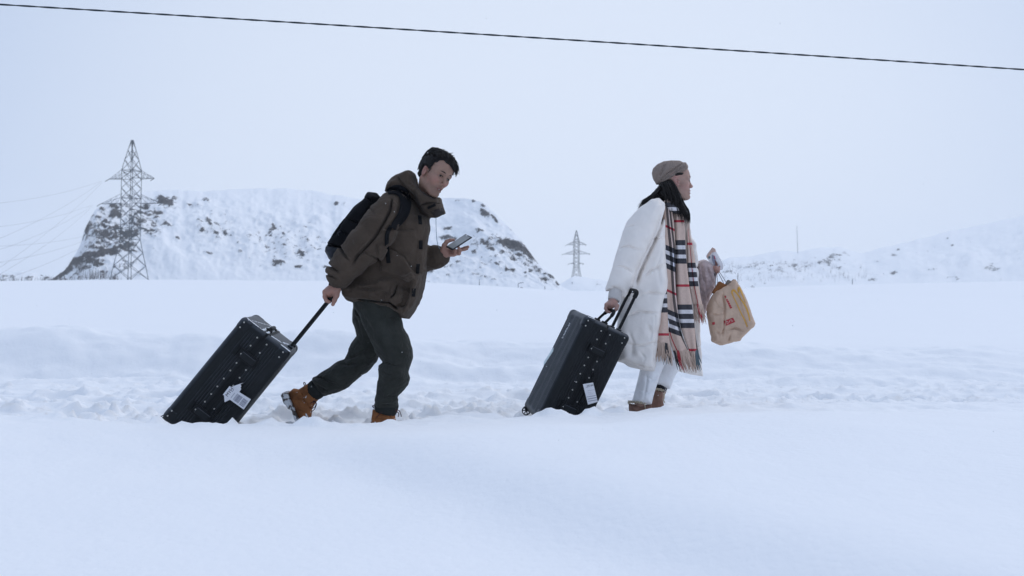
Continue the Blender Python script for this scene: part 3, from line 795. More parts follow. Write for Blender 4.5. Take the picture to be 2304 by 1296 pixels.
def patch(F, quad, D, off, th, name, m, parent, nu=6, nv=6):
    """A cloth piece (four corner pixels) lying on a solid."""
    q = np.array(quad, float); u = np.linspace(0, 1, nu)[:, None, None]; v = np.linspace(0, 1, nv)[None, :, None]
    g = (q[0] * (1 - u) + q[1] * u) * (1 - v) + (q[3] * (1 - u) + q[2] * u) * v
    p = onto(F, g[..., 0].ravel(), g[..., 1].ravel(), D, off)
    return obj(name, *sheet(p, nu, nv, th), m, parent)
def strap(F, line, w, D, off, th, name, m, parent, n=24, nv=4, bury=None):
    """A flat band along a pixel polyline, draped on a solid."""
    c = spline(line, n); t = np.gradient(c, axis=0); t /= np.linalg.norm(t, axis=1)[:, None]; nn = np.stack([-t[:, 1], t[:, 0]], 1)
    w = np.interp(np.linspace(0, 1, n), np.linspace(0, 1, len(np.atleast_1d(w))), np.atleast_1d(w))
    v = np.linspace(-.5, .5, nv); g = c[:, None, :] + nn[:, None, :] * (w[:, None, None] * v[None, :, None])
    p = onto(F, g[..., 0].ravel(), g[..., 1].ravel(), D, off)
    return obj(name, *sheet(p, n, nv, th), m, parent)
def lift(F, poly, h, y_lo, y_hi, soft=.003):
    p = np.asarray(poly, float)
    F.disp(lambda x, y, z: -h / (1 + np.exp(np.clip(dist2(x, z, p) / soft, -30, 30))) * ((y > y_lo) & (y < y_hi)),
           [p[:, 0].min() - .03, y_lo, p[:, 1].min() - .03], [p[:, 0].max() + .03, y_hi, p[:, 1].max() + .03])
def snow_dust(m, thr=.62, sc=18., up=.35):
    """Adds clinging snow patches to a material."""
    N, L = m.node_tree.nodes, m.node_tree.links; b = N["Principled BSDF"]
    t = N.new("ShaderNodeTexCoord"); n = N.new("ShaderNodeTexNoise"); n.inputs["Scale"].default_value = sc; n.inputs["Detail"].default_value = 5; L.new(t.outputs["Object"], n.inputs["Vector"])
    r = N.new("ShaderNodeMapRange"); r.inputs[1].default_value = thr; r.inputs[2].default_value = thr + .05; L.new(n.outputs[0], r.inputs[0])
    x = N.new("ShaderNodeMix"); x.data_type = 'RGBA'; L.new(r.outputs[0], x.inputs[0])
    src = b.inputs["Base Color"]
    if src.is_linked: L.new(src.links[0].from_socket, x.inputs[6])
    else: x.inputs[6].default_value = src.default_value
    x.inputs[7].default_value = (.8, .82, .85, 1); L.new(x.outputs[2], b.inputs["Base Color"]); return m
# ---------------------------------------------------------------- the man
MD = 6.0
mp = lambda px, py, dy=0.: P(px, py, MD + dy)
def m2(pts, D=MD): return [((a - 1152) / FPX * D, HC - (b - 648) / FPX * D) for a, b in pts]
pm = lambda r, dy=0.: r * (MD + dy) / FPX          # pixels -> metres at the man's depth
man = root("person", (mp(845, 648)[0], MD, 0), "person in brown puffer jacket and backpack bent forward looking at phone", "person")
JK = mat("brown_cotton_shell", (.066, .049, .037), .95, var=.2, vscale=9, bump=.6, bscale=260, spec=.08, sheen=.05, crease=.32, cscale=17)
JK_CUFF = mat("brown_ribbed_knit", (.045, .038, .033), .95, var=.2, vscale=60, bump=.6, bscale=300)
BLACK = mat("black_webbing", (.006, .0065, .008), .9, spec=.1, bump=.3, bscale=500)
TR = mat("charcoal_green_fleece", (.033, .035, .031), .95, var=.28, vscale=14, bump=.5, bscale=240, spec=.06, sheen=.08, crease=.45, cscale=15)
TANB = mat("tan_nubuck", (.26, .10, .034), .85, var=.35, vscale=28, bump=.4, bscale=200)
SKIN_M = skin_mat("skin", (.30, .18, .132), (.25, .11, .098), (.37, .165, .135))
HAIRM = mat("black_hair", (.009, .0072, .0066), .5, spec=.22)
EYEW = mat("eye_white", (.34, .30, .28), .3); IRIS = mat("iris_dark", (.012, .008, .006), .2)

# --- jacket
T_ = m2([(882, 430), (905, 428), (935, 448), (950, 480), (966, 491), (967, 513), (962, 560), (958, 610), (952, 645), (945, 672), (933, 697), (919, 714), (906, 713), (894, 703), (878, 691), (850, 688), (817, 683), (787, 676), (775, 662), (772, 645), (790, 608), (812, 560), (835, 500), (856, 455)])
J = Field((mp(715, 0)[0], MD - .50, mp(0, 740)[2]), (mp(1018, 0)[0], MD + .46, mp(0, 368)[2]), .005)
J.op(puff(T_, MD, .235, .17), .02)
J.op(puff(m2([(774, 640), (960, 610), (952, 650), (944, 674), (931, 700), (918, 714), (906, 713), (893, 702), (878, 690), (850, 687), (817, 682), (786, 675), (775, 662)]), MD, .245, .045), .03)   # fuller hem
# near sleeve, puffed between its seams
SL = [(mp(884, 462, -.13), pm(33)), (mp(868, 487, -.215), pm(37)), (mp(846, 520, -.275), pm(40)), (mp(818, 556, -.30), pm(40)), (mp(800, 574, -.30), pm(36)), (mp(788, 588, -.295), pm(37)), (mp(774, 604, -.28), pm(32)), (mp(766, 615, -.265), pm(32)), (mp(762, 628, -.25), pm(22))]
chain(J, SL, .009)
# far sleeve bent up to the phone
chain(J, [(mp(915, 470, .16), pm(32)), (mp(925, 540, .22), pm(36)), (mp(935, 582, .22), pm(33)), (mp(962, 581, .13), pm(28)), (mp(982, 578, .07), pm(27)), (mp(990, 576, .045), pm(21))], .025)
# hood lying on the shoulders, running into a high collar
HD = m2([(869, 431), (876, 412), (893, 395), (916, 384), (928, 387), (936, 395), (943, 407), (953, 421), (966, 435), (979, 444), (992, 447), (996, 462), (1000, 480), (981, 491), (966, 490), (951, 482), (944, 470), (934, 452), (915, 440), (894, 430)])
J.op(puff(HD, MD - .01, .165, .055), .012)
J.op(ell(mp(902, 418), (pm(30), .16, pm(20)), RY(-.45)), .03)
J.sub(ell(mp(962, 414, -.0), (pm(26), .085, pm(34)), RY(.55)), .015)
# seams, creases and flaps
near = (MD - .6, MD - .03)
for ln, dp, w in [([(771, 553), (786, 562), (798, 577), (812, 592)], .017, .006), ([(744, 590), (768, 604), (793, 617)], .015, .006), ([(806, 516), (814, 520), (822, 524)], .010, .007), ([(738, 612), (765, 622), (790, 632)], .008, .005),
                  ([(893, 452), (890, 486), (876, 518), (862, 543), (846, 562), (826, 582), (815, 602)], .022, .007),
                  ([(832, 468), (850, 480), (866, 500)], .005, .007), ([(850, 540), (838, 556), (820, 570)], .006, .008),
                  ([(826, 576), (845, 573), (865, 586), (876, 600)], .010, .006), ([(876, 524), (918, 523), (943, 521)], .006, .004), ([(872, 560), (896, 566), (918, 580), (938, 614)], .006, .004),
                  ([(908, 450), (905, 490), (910, 520)], .006, .008), ([(885, 448), (898, 470)], .005, .006),
                  ([(800, 640), (830, 650), (870, 648)], .005, .010), ([(905, 640), (900, 660), (885, 676)], .006, .005), ([(812, 672), (850, 676), (888, 680), (905, 694)], .008, .004), ([(872, 536), (866, 560), (872, 590)], .005, .01),
                  ([(876, 431), (896, 431), (916, 441), (934, 454), (944, 470), (952, 484)], .014, .005), ([(898, 396), (906, 412), (922, 432), (940, 448)], .006, .006), ([(930, 392), (940, 415), (960, 438), (988, 455)], .004, .006), ([(946, 466), (970, 462), (996, 462)], .007, .004)]:
    groove(J, m2(ln), dp, w, *near, 1.9)
lift(J, m2([(869, 556), (895, 565), (917, 580), (939, 615), (941, 627), (929, 634), (900, 622), (869, 613)]), .017, *near)
lift(J, m2([(940, 482), (967, 492), (967, 513), (961, 560), (957, 612), (950, 648), (942, 675), (930, 700), (919, 714), (905, 714), (922, 690), (933, 655), (940, 612), (946, 560), (945, 520)]), .007, *near)
lift(J, m2([(876, 524), (943, 522), (944, 545), (941, 560), (932, 574), (905, 568), (880, 556)]), .009, *near)
rough(J, .007, 11, 1); rough(J, .004, 27, 2); rough(J, .002, 60, 3)
jacket = J.build("jacket", JK, man, relax=0)
for q in [[(940, 484), (948, 485), (950, 505), (942, 504)], [(943, 541), (951, 541), (951, 561), (943, 560)], [(937, 594), (945, 594), (943, 616), (936, 615)], [(927, 649), (936, 649), (934, 668), (926, 667)], [(961, 466), (979, 457), (981, 463), (963, 471)]]:
    patch(J, q, MD - .1, .006, .009, "hook_tab", BLACK, jacket, 5, 5)
patch(J, [(968, 476), (997, 466), (1000, 481), (980, 491)], MD - .1, .006, .009, "collar_facing", mat("dark_brown_lining", (.022, .017, .017), .9), jacket, 7, 6)
def ring_cuff(a, b, ra, rb, m, parent, name="cuff", n=20, ribs=10):
    ax = b - a; L_ = np.linalg.norm(ax); ax = ax / L_; u = np.cross(ax, [0, 1, 0]); u /= np.linalg.norm(u); v = np.cross(ax, u); V = []; rows = 7
    nn = n * 3
    for i in range(rows):
        t = i / (rows - 1); r = ra + (rb - ra) * t + .004 * math.sin(t * math.pi)
        for j in range(nn):
            th = j * 2 * math.pi / nn; rr = r + .0022 * math.cos(th * n)
            V.append(a + ax * L_ * t + rr * (u * math.cos(th) + v * math.sin(th)))
    for j in range(nn):
        th = j * 2 * math.pi / nn; V.append(b - ax * .012 + (rb - .006) * (u * math.cos(th) + v * math.sin(th)))
    Fc = [(i * nn + j, i * nn + (j + 1) % nn, (i + 1) * nn + (j + 1) % nn, (i + 1) * nn + j) for i in range(rows) for j in range(nn)]
    return obj(name, np.array(V), np.array(Fc), m, parent)
ring_cuff(mp(762, 628, -.25), mp(754, 648, -.245), pm(15.5), pm(14.5), JK_CUFF, jacket)
ring_cuff(mp(989, 576.5, .05), mp(997, 572, .03), pm(19), pm(16), JK_CUFF, jacket)

# --- trousers
PT = Field((mp(684, 0)[0], MD - .30, mp(0, 925)[2]), (mp(942, 0)[0], MD + .30, mp(0, 625)[2]), .005)
NL = m2([(800, 640), (801, 686), (816, 724), (834, 757), (848, 790), (858, 803), (866, 812), (858, 820), (858, 851), (852, 882), (845, 907), (852, 917), (872, 920), (892, 917), (902, 910), (901, 890), (922, 864), (927, 849), (923, 833), (932, 803), (931, 783), (923, 757), (913, 737), (907, 712), (905, 640)])
FL = m2([(792, 640), (791, 705), (790, 732), (796, 757), (779, 783), (773, 803), (769, 811), (753, 816), (737, 831), (712, 844), (696, 850), (693, 857), (705, 876), (722, 895), (753, 886), (778, 873), (801, 856), (829, 836), (844, 818), (853, 796), (870, 750), (880, 640)])
PT.op(puff(m2([(790, 640), (905, 640), (910, 712), (880, 724), (840, 722), (800, 712)]), MD, .19, .12), .02)
PT.op(puff(FL, MD + .095, .105, .095), .035)
PT.op(puff(NL, MD - .085, .112, .10), .02)
nearp = (MD - .4, MD + .3)
for ln, dp, w in [([(803, 690), (818, 726), (836, 760), (850, 792)], .012, .006), ([(860, 815), (880, 812), (900, 818), (915, 822)], .009, .007), ([(858, 826), (880, 836), (905, 838)], .007, .007), ([(924, 838), (905, 846), (885, 862)], .008, .008), ([(900, 888), (882, 884), (866, 890)], .010, .007),
                  ([(822, 700), (840, 730), (858, 752), (880, 775)], .005, .010), ([(880, 710), (890, 740), (905, 760)], .005, .010), ([(930, 786), (908, 790), (890, 800)], .006, .008), ([(850, 900), (872, 903), (900, 902)], .008, .006), ([(855, 870), (872, 862), (890, 850)], .005, .008),
                  ([(771, 810), (790, 806), (815, 795), (835, 780)], .010, .007), ([(756, 820), (785, 822), (812, 815)], .008, .007), ([(740, 832), (765, 838), (800, 836)], .006, .008), ([(700, 852), (722, 852), (745, 862), (765, 868)], .010, .006), ([(712, 866), (730, 876), (742, 888)], .010, .006), ([(796, 758), (806, 768), (822, 776)], .006, .007), ([(795, 700), (806, 730), (812, 755)], .006, .008)]:
    groove(PT, m2(ln), dp, w, *nearp)
rough(PT, .009, 9, 4); rough(PT, .0055, 22, 5); rough(PT, .002, 55, 6)
trousers = PT.build("trousers", snow_dust(TR, .715, 11.), man)
ring_cuff(mp(716, 872, .095), mp(701, 886, .095), pm(22), pm(19), mat("dark_trouser_cuff", (.018, .021, .02), .95), trousers)
ring_cuff(mp(872, 906, -.085), mp(866, 930, -.085), pm(25), pm(22.5), bpy.data.materials["dark_trouser_cuff"], trousers)

# --- boots
def boot(up, sole, y0, name_m, lace_pts, tab):
    F = Field((min(p[0] for p in m2(up + sole)) - .03, y0 - .10, min(p[1] for p in m2(up + sole)) - .03), (max(p[0] for p in m2(up)) + .03, y0 + .10, max(p[1] for p in m2(up)) + .03), .0035)
    F.op(puff(m2(up), y0, .055, .045), .01)
    for ln, dp, w in lace_pts[1]: groove(F, m2(ln), dp, w, y0 - .2, y0 + .2)
    rough(F, .003, 30, 6)
    b = F.build("boot", name_m, man)
    G = Field((min(p[0] for p in m2(sole)) - .03, y0 - .10, min(p[1] for p in m2(sole)) - .03), (max(p[0] for p in m2(sole)) + .03, y0 + .10, max(p[1] for p in m2(sole)) + .03), .0035)
    G.op(puff(m2(sole), y0, .054, .012), .01); rough(G, .003, 40, 8)
    G.build("sole", SOLE, b)
    for l in lace_pts[0]:
        mb = MB(); mb.tube(spline([mp(a, c, y0 - MD + d) for a, c, d in l], 16), .0026, 5); mb.build("lace", LACE, b)
    mb = MB(); mb.tube(spline([mp(a, c, y0 - MD) for a, c in tab], 12), .003, 5); mb.build("pull_tab", LACE, b)
    return b
SOLE = snow_dust(mat("snowy_rubber_sole", (.13, .115, .105), .8), .47, 30.); LACE = mat("maroon_lace", (.07, .025, .025), .8)
TANS = snow_dust(TANB, .635, 34.)
boot([(642, 886), (652, 878), (664, 880), (669, 876), (678, 871), (687, 867), (698, 874), (707, 884), (719, 896), (710, 902), (704, 909), (700, 917), (695, 925), (694, 942), (694, 962), (682, 972), (668, 966), (664, 945), (657, 926), (648, 905)],
     [(624, 893), (627, 888), (636, 885), (643, 883), (650, 906), (660, 926), (667, 945), (672, 966), (666, 972), (660, 958), (655, 944), (650, 928), (641, 924), (632, 908)], MD + .10, TANS,
     ([[(704, 902, -.045), (711, 905, -.05), (709, 915, -.055), (702, 919, -.05), (698, 916, -.045)], [(704, 903, -.045), (712, 908, -.055), (708, 920, -.06), (700, 927, -.06)], [(697, 908, -.05), (704, 905, -.052), (707, 911, -.05)]],
      [([(652, 902), (664, 898), (676, 900), (688, 912), (694, 928)], .005, .003), ([(668, 880), (676, 892), (680, 905)], .006, .004), ([(660, 922), (672, 925), (682, 935)], .006, .004), ([(690, 876), (694, 890), (702, 898)], .004, .003)]),
     [(686, 870), (683, 862), (686, 861), (688, 868)])
boot([(843, 917), (866, 920), (891, 917), (893, 938), (904, 955), (922, 963), (928, 975), (900, 980), (845, 980), (838, 968), (840, 942)],
     [(838, 972), (928, 972), (929, 984), (838, 986)], MD - .085, TANS,
     ([[(890, 922, -.05), (898, 924, -.055), (902, 932, -.055), (903, 938, -.055)], [(890, 924, -.05), (897, 930, -.055), (896, 938, -.055)], [(846, 940, -.058), (852, 934, -.06), (860, 927, -.06), (866, 924, -.06)]],
      [([(880, 922), (884, 934), (893, 945)], .005, .004), ([(846, 932), (866, 936), (884, 932)], .003, .003)]),
     [(843, 919), (838, 914), (841, 913), (845, 917)])

# --- body under the clothes: head, neck, hands as one skin
MH = RY(math.radians(24)) @ RZ(-math.radians(44))
hs = 1.02
ear = mp(955, 384, -.15)
hd = Head(ear - MH @ (np.array([-.012, -.0765, -.008]) * hs), MH, hs)
BF = Field((mp(718, 0)[0], MD - .36, mp(0, 985)[2]), (mp(1066, 0)[0], MD + .28, mp(0, 330)[2]), .0045)
gy = -.245
hb = lambda c, r, h: Field(np.array(c) - r, np.array(c) + r, h)
BF = Multi(BF, [hb(hd.w((.0, 0, -.01)), np.array([.155, .135, .155]), .0024), hb(mp(742, 663, gy), np.array([.07, .085, .07]), .0026), hb(mp(1024, 560, .01), np.array([.095, .10, .075]), .0026)])
hd.add(BF, mouth=.0036)
nb = hd.w((-.028, 0, -.07))
chain(BF, [(nb, .054), (hd.w((-.036, .015, -.10)), .040), (mp(918, 455, .08), .028), (mp(885, 520), .09), (mp(858, 600), .10), (mp(845, 660), .10)], .03)
chain(BF, [(mp(890, 490, -.06), .045), (mp(866, 495, -.19), .045), (mp(806, 570, -.26), .042), (mp(766, 615, -.255), .032), (mp(757, 642, -.245), .026)], .03)
chain(BF, [(mp(895, 490, .06), .045), (mp(915, 505, .19), .045), (mp(935, 580, .21), .042), (mp(985, 577, .06), .03), (mp(996, 571, .03), .026)], .03)
chain(BF, [(mp(850, 680, -.07), .06), (mp(890, 800, -.085), .05), (mp(872, 915, -.085), .034), (mp(866, 962, -.085), .034), (mp(905, 968, -.085), .026)], .03)
chain(BF, [(mp(835, 680, .07), .06), (mp(828, 740, .09), .055), (mp(808, 820, .095), .045), (mp(712, 874, .095), .034), (mp(668, 905, .1), .03), (mp(680, 955, .1), .024)], .03)
# near hand closed round the grip
gy = -.245
chain(BF, [(mp(757, 642, gy), .026), (mp(749, 652, gy), .029), (mp(741, 657, gy), .027), (mp(736.5, 662, gy + .012), .017)], .02, sy=1.35)
for i, o_ in enumerate((-.034, -.012, .010, .031)):
    L_ = (1., 1.06, 1.02, .88)[i]
    chain(BF, [(mp(742, 654, gy + o_), .0125), (mp(730.5, 656.5 + i * .6, gy + o_), .0125), (mp(730.5, 667 * 1. + L_, gy + o_), .0118), (mp(734, 676.5 + 1.5 * (L_ - 1), gy + o_), .0108), (mp(741.5, 679.5, gy + o_), .0095)], .004, k0=.012)
chain(BF, [(mp(760, 652, gy - .02), .018), (mp(757.5, 665, gy - .035), .0145), (mp(752.5, 676, gy - .045), .0125), (mp(749, 685, gy - .045), .0105)], .008, k0=.018)
# far hand under the phone
hy = .02
chain(BF, [(mp(996, 571, .03), .026), (mp(1003, 568, .02), .026), (mp(1016, 568, .01), .021)], .015)
chain(BF, [(mp(1004, 572, .01), .016), (mp(1020, 571, .0), .015), (mp(1032, 567, .0), .012)], .012)
chain(BF, [(mp(998, 562, .01), .019), (mp(1000, 552, .0), .0145), (mp(1005, 544, .0), .012), (mp(1013, 540.5, .005), .0105), (mp(1020.5, 539.8, .01), .009)], .007, k0=.015)
for pts in [[(1016, 572, -.01, .0115), (1023, 571.5, -.03, .0105), (1024.5, 565, -.045, .0098), (1019, 557, -.044, .0085)],
            [(1024, 571, -.005, .0115), (1033, 570.5, -.025, .0105), (1035, 564, -.04, .0098), (1031.5, 556, -.040, .0085)],
            [(1026, 566, .02, .011), (1037, 561.5, .03, .0105), (1046, 558, .03, .0098), (1053, 555.5, .025, .0088)],
            [(1026, 566, .03, .011), (1036, 562.5, .045, .0105), (1045, 561, .05, .0095), (1051, 560, .045, .008)]]:
    chain(BF, [(mp(a, b, c), r) for a, b, c, r in pts], .005, k0=.01)
body = BF.build("body", SKIN_M, man)
handw = [mp(743, 665, gy), mp(1020, 562, .0)]
hd.paint(body, lambda V: .45 * np.clip(1 - np.min([np.linalg.norm(V - h_, axis=1) for h_ in handw], axis=0) / .12, 0, 1) ** .5, .55)
hd.features(man, EYEW, IRIS, HAIRM)
mb = MB(); mb.tube([hd.w((.083 - .010 * u * u, .017 * u, -.0725)) for u in np.linspace(-1, 1, 7)], .0026 * hs, 5); mb.build("teeth", mat("teeth", (.7, .66, .6), .3), man)

# --- hair
HF = Field(hd.c - .19, hd.c + .19, .0035)
HF.op(hd.e((-.018, 0, .047), (.102, .081, .085)), .01)
HF.op(hd.e((.034, .010, .094), (.066, .058, .036), RY(.25)), .02)
HF.op(hd.e((-.085, 0, .0), (.028, .058, .062)), .02)
HF.op(hd.cn((.045, .055, .075), (.072, .052, .038), .020, .012), .015)
HF.sub(hd.e((.110, -.030, -.010), (.068, .085, .088)), .01)
HF.sub(hd.e((.060, -.08, -.045), (.052, .05, .058)), .008)
HF.sub(hd.e((.075, .06, -.035), (.06, .05, .068)), .008)
HF.sub(rbox(hd.w((.06, 0, -.11)), np.array((.10, .2, .10)) * hs, MH), .008)
HF.sub(rbox(hd.w((-.05, 0, -.17)), np.array((.2, .2, .10)) * hs, MH), .01)
for q in (-1, 1): HF.sub(hd.e((-.008, q * .088, -.014), (.021, .03, .034), RY(-.2)), .005)
HF.disp(lambda x, y, z: -.006 * (vnoise3(x * 55, y * 55, z * 55, 3) - .5) * 2)
hair = HF.build("hair", HAIRM, man)
cv = []
rr = random.Random(4)
for _ in range(1000):                       # tousled top combed forward, falling over the far brow
    a = rr.uniform(-1, 1); x0 = rr.uniform(-.10, .055); y0 = a * .070
    zt = .047 + .094 * math.sqrt(max(.02, 1 - ((x0 + .018) / .112) ** 2 - (y0 / .086) ** 2))
    if y0 < -.03 and x0 > .02: continue
    l = rr.uniform(.035, .075); dx = l * rr.uniform(.6, 1.); dy = rr.uniform(-.01, .02)
    x1, y1 = x0 + dx, y0 + dy; q = 1 - ((x1 + .018) / .118) ** 2 - (y1 / .09) ** 2
    z1 = (.047 + .097 * math.sqrt(q)) if q > .02 else .058
    if x1 > .05 and y1 < .0 and z1 < .085: z1 = .088
    cv.append([hd.w((x0, y0, zt - .003)), hd.w((x0 + dx * .5, y0 + dy * .5, max(zt, z1) + rr.uniform(.001, .008))), hd.w((x1, y1, z1 + rr.uniform(-.003, .006)))])
for _ in range(130):                       # loose strands standing off the crown
    a = rr.uniform(0, 6.28); e = rr.uniform(.25, 1.4); u_ = np.array([math.cos(a) * math.cos(e) * 1.05, math.sin(a) * math.cos(e) * .82, math.sin(e) * .9]) * .1 + [-.015, 0, .045]
    t_ = np.array([rr.uniform(-.1, 1.), rr.uniform(-.6, .6), rr.uniform(.0, .6)]) * rr.uniform(.02, .042); nn_ = (u_ - [-.015, 0, .045]) / np.linalg.norm(u_ - [-.015, 0, .045])
    if u_[0] > .03 and u_[1] < 0 and u_[2] < .09: continue
    cv.append([hd.w(u_ * .96), hd.w(u_ + t_ * .4 + nn_ * .007), hd.w(u_ + t_ + nn_ * rr.uniform(.003, .018))])
for _ in range(90):                        # soft hairline over the near temple
    q_ = rr.random(); b_ = np.array([.072 - .045 * q_, -.012 - .052 * q_, .098 - .05 * q_ ** 1.5]); cv.append([hd.w(b_ + [-.016, 0, .010]), hd.w(b_ + [0, -.002, .004]), hd.w(b_ + np.array([.008, -.001, -.004]) * rr.uniform(.4, 1.6) + [0, rr.gauss(0, .003), 0])])
for _ in range(130):                       # fringe
    y0 = rr.uniform(-.012, .062); s0 = .078 - abs(y0 - .02) * .25
    cv.append([hd.w((s0 - .03, y0 - .012, .118)), hd.w((s0 + .012, y0, .098 + rr.uniform(-.004, .006))), hd.w((s0 + .019, y0 + .010, .072)), hd.w((s0 + .014, y0 + .016 + rr.uniform(0, .008), .072 - max(0, y0 + .01) * rr.uniform(.3, .62)))])
for _ in range(300):                      # sides and nape
    for q in (-1, 1):
        x0 = rr.uniform(-.10, .03); z0 = rr.uniform(.02, .08)
        yy = .084 * math.sqrt(max(.05, 1 - ((x0 + .018) / .112) ** 2 - ((z0 - .047) / .098) ** 2)) * q
        ze = z0 - rr.uniform(.02, .045); 
        if abs(x0 + .008) < .032: ze = max(ze, .026)
        cv.append([hd.w((x0, yy * .99, z0)), hd.w((x0 - .003, yy * 1.03, (z0 + ze) / 2)), hd.w((x0 - .008, yy * (1.0 if x0 > -.05 else .95), ze))])
locks(cv, .0028, "hair_locks", HAIRM, hair, n=4, seg=6)

# --- backpack, phone, earphone cable
PACK = mat("black_nylon", (.006, .0065, .0085), .9, spec=.12, var=.3, vscale=12, bump=.4, bscale=300)
PACK2 = mat("dark_grey_nylon", (.022, .025, .033), .75, var=.2, vscale=14, bump=.4, bscale=300)
bp = root("backpack", mp(790, 600, .0), "black fabric backpack worn on the bent person's back", "backpack")
K = Field((mp(725, 0)[0], MD - .26, mp(0, 615)[2]), (mp(880, 0)[0], MD + .26, mp(0, 425)[2]), .005)
K.op(puff(m2([(831, 434), (850, 435), (860, 446), (850, 478), (833, 512), (815, 552), (795, 590), (765, 594), (745, 580), (740, 556), (740, 546), (753, 527), (764, 510), (779, 488), (797, 466), (821, 447)]), MD - .01, .165, .055), .02)
for ln, dp, w in [([(740, 551), (775, 560), (812, 572)], .014, .005), ([(778, 490), (800, 500), (828, 512)], .008, .005), ([(765, 512), (790, 530), (818, 545)], .005, .006), ([(822, 448), (836, 452), (852, 462)], .008, .004), ([(760, 540), (790, 480), (828, 444)], .006, .004)]:
    groove(K, m2(ln), dp, w, MD - .4, MD + .4)
rough(K, .005, 16, 9)
K.build("pack_body", PACK, bp)
K2 = Field((mp(725, 0)[0], MD - .24, mp(0, 615)[2]), (mp(830, 0)[0], MD + .24, mp(0, 540)[2]), .005)
K2.op(puff(m2([(741, 551), (770, 556), (806, 566), (800, 585), (780, 598), (755, 592), (744, 583), (735, 566)]), MD - .01, .170, .03), .02); rough(K2, .004, 18, 10)
K2.build("bottom_pocket", PACK2, bp)
strap(J, [(872, 432), (884, 427), (898, 428), (909, 438), (913, 455), (910, 474), (902, 490), (890, 505), (884, 514)], [10, 18, 24, 25, 25, 24, 22, 18, 12], MD - .15, .016, .02, "shoulder_strap", PACK, bp, n=40, nv=7)
strap(J, [(880, 508), (872, 524), (870, 545), (872, 570), (874, 592)], [9, 9, 9, 9, 9], MD - .15, .010, .012, "webbing_strap", BLACK, bp, n=30, nv=4)
c_ = MB(); c_.tube([mp(766, 520, -.17), mp(760, 524, -.172), mp(762, 530, -.17)], .004, 6); c_.build("buckle", PACK2, bp)

ph_L = np.array([.102, .05, .0700]); ph_W = np.array([.051, -.05, -.013])
L0 = np.linalg.norm(ph_L); W0 = np.linalg.norm(ph_W); eL = ph_L / L0; eW = ph_W - eL * (ph_W @ eL); eW /= np.linalg.norm(eW); eN = np.cross(eL, eW)
if eN[2] < 0: eN = -eN
phc = mp(1033, 545, -.022); R_ = np.stack([eL, eW, eN], 1)
phn = root("smartphone", phc, "dark smartphone with a lit grey screen held in the bent person's hand", "phone")
MB().box(phc, (.076, .037, .0042), R_, .0025).build("phone_body", mat("phone_black", (.012, .012, .015), .35), phn, False)
scm = bpy.data.materials.new("phone_screen"); scm.use_nodes = True
sb = scm.node_tree.nodes["Principled BSDF"]; sb.inputs["Base Color"].default_value = (.14, .155, .17, 1); sb.inputs["Roughness"].default_value = .12
sb.inputs["Emission Color"].default_value = (.55, .62, .70, 1); sb.inputs["Emission Strength"].default_value = .12
MB().box(phc + eN * .0046, (.066, .0335, .0006), R_).build("screen", scm, phn, False)
ec = MB(); ec.tube(spline([mp(981, 488, -.05), mp(981.2, 510, -.05), mp(982.5, 535, -.04), mp(985.5, 552, -.02), mp(990, 560, -.02)], 24), .0016, 5)
tag(ec.build("earphone_cable", mat("pale_cable", (.16, .22, .27), .6)), "thin earphone cable hanging from the brown jacket's collar to the sleeve", "cable")
# ---------------------------------------------------------------- the woman
WD = 6.5
wp = lambda px, py, dy=0.: P(px, py, WD + dy)
def w2(pts, D=WD): return [((a - 1152) / FPX * D, HC - (b - 648) / FPX * D) for a, b in pts]
wm = lambda r: r * WD / FPX
wom = root("person", (wp(1475, 648)[0], WD, 0), "person in long cream puffer coat, checked scarf and beanie, holding a paper bag", "person")
COAT = mat("cream_nylon", (.84, .785, .735), .65, var=.06, vscale=7, bump=.35, bscale=200, spec=.3, crease=.13, cscale=10)
WTR = mat("white_cotton", (.88, .88, .89), .9, crease=.15, cscale=14, var=.06, vscale=18, bump=.4, bscale=260)
SUEDE = mat("brown_suede", (.22, .125, .095), .95, var=.25, vscale=30, bump=.4, bscale=260)
FURC = mat("cream_fleece", (.60, .52, .40), 1., var=.3, vscale=120, bump=.8, bscale=160)
PINK = mat("pink_plush", (.47, .365, .355), 1., var=.25, vscale=45, bump=1., bscale=140, sheen=.4)
KNIT = mat("taupe_knit", (.25, .20, .17), .95, var=.18, vscale=120, bump=.8, bscale=220)
SKIN_W = skin_mat("fair_skin", (.38, .24, .19), (.30, .115, .11), (.47, .235, .205))

# --- coat, open at the front
C = Field((wp(1352, 0)[0], WD - .40, wp(0, 866)[2]), (wp(1606, 0)[0], WD + .34, wp(0, 440)[2]), .005)
C.op(puff(w2([(1442, 462), (1470, 450), (1490, 458), (1490, 520), (1488, 600), (1476, 700), (1440, 815), (1394, 805), (1388, 740), (1396, 650), (1402, 580), (1416, 520)]), WD, .20, .09), .02)
C.op(puff(w2([(1455, 456), (1476, 450), (1488, 462), (1488, 520), (1490, 566), (1494, 632), (1491, 653), (1483, 687), (1476, 734), (1474, 776), (1467, 833), (1437, 828), (1408, 819), (1386, 808), (1382, 760), (1386, 700), (1394, 640), (1400, 580), (1415, 520), (1435, 475)]), WD - .135, .095, .06), .03)
C.op(puff(w2([(1500, 462), (1545, 495), (1559, 535), (1568, 549), (1571, 590), (1576, 724), (1578, 770), (1583, 847), (1556, 843), (1531, 837), (1500, 829), (1450, 822), (1410, 812), (1402, 700), (1410, 560), (1440, 480)], WD + .13), WD + .145, .085, .035), .03)
C.sub(puff(w2([(1497, 520), (1600, 520), (1600, 900), (1470, 900), (1474, 790), (1480, 720), (1496, 650)]), WD + .005, .085, .03), .02)      # the opening
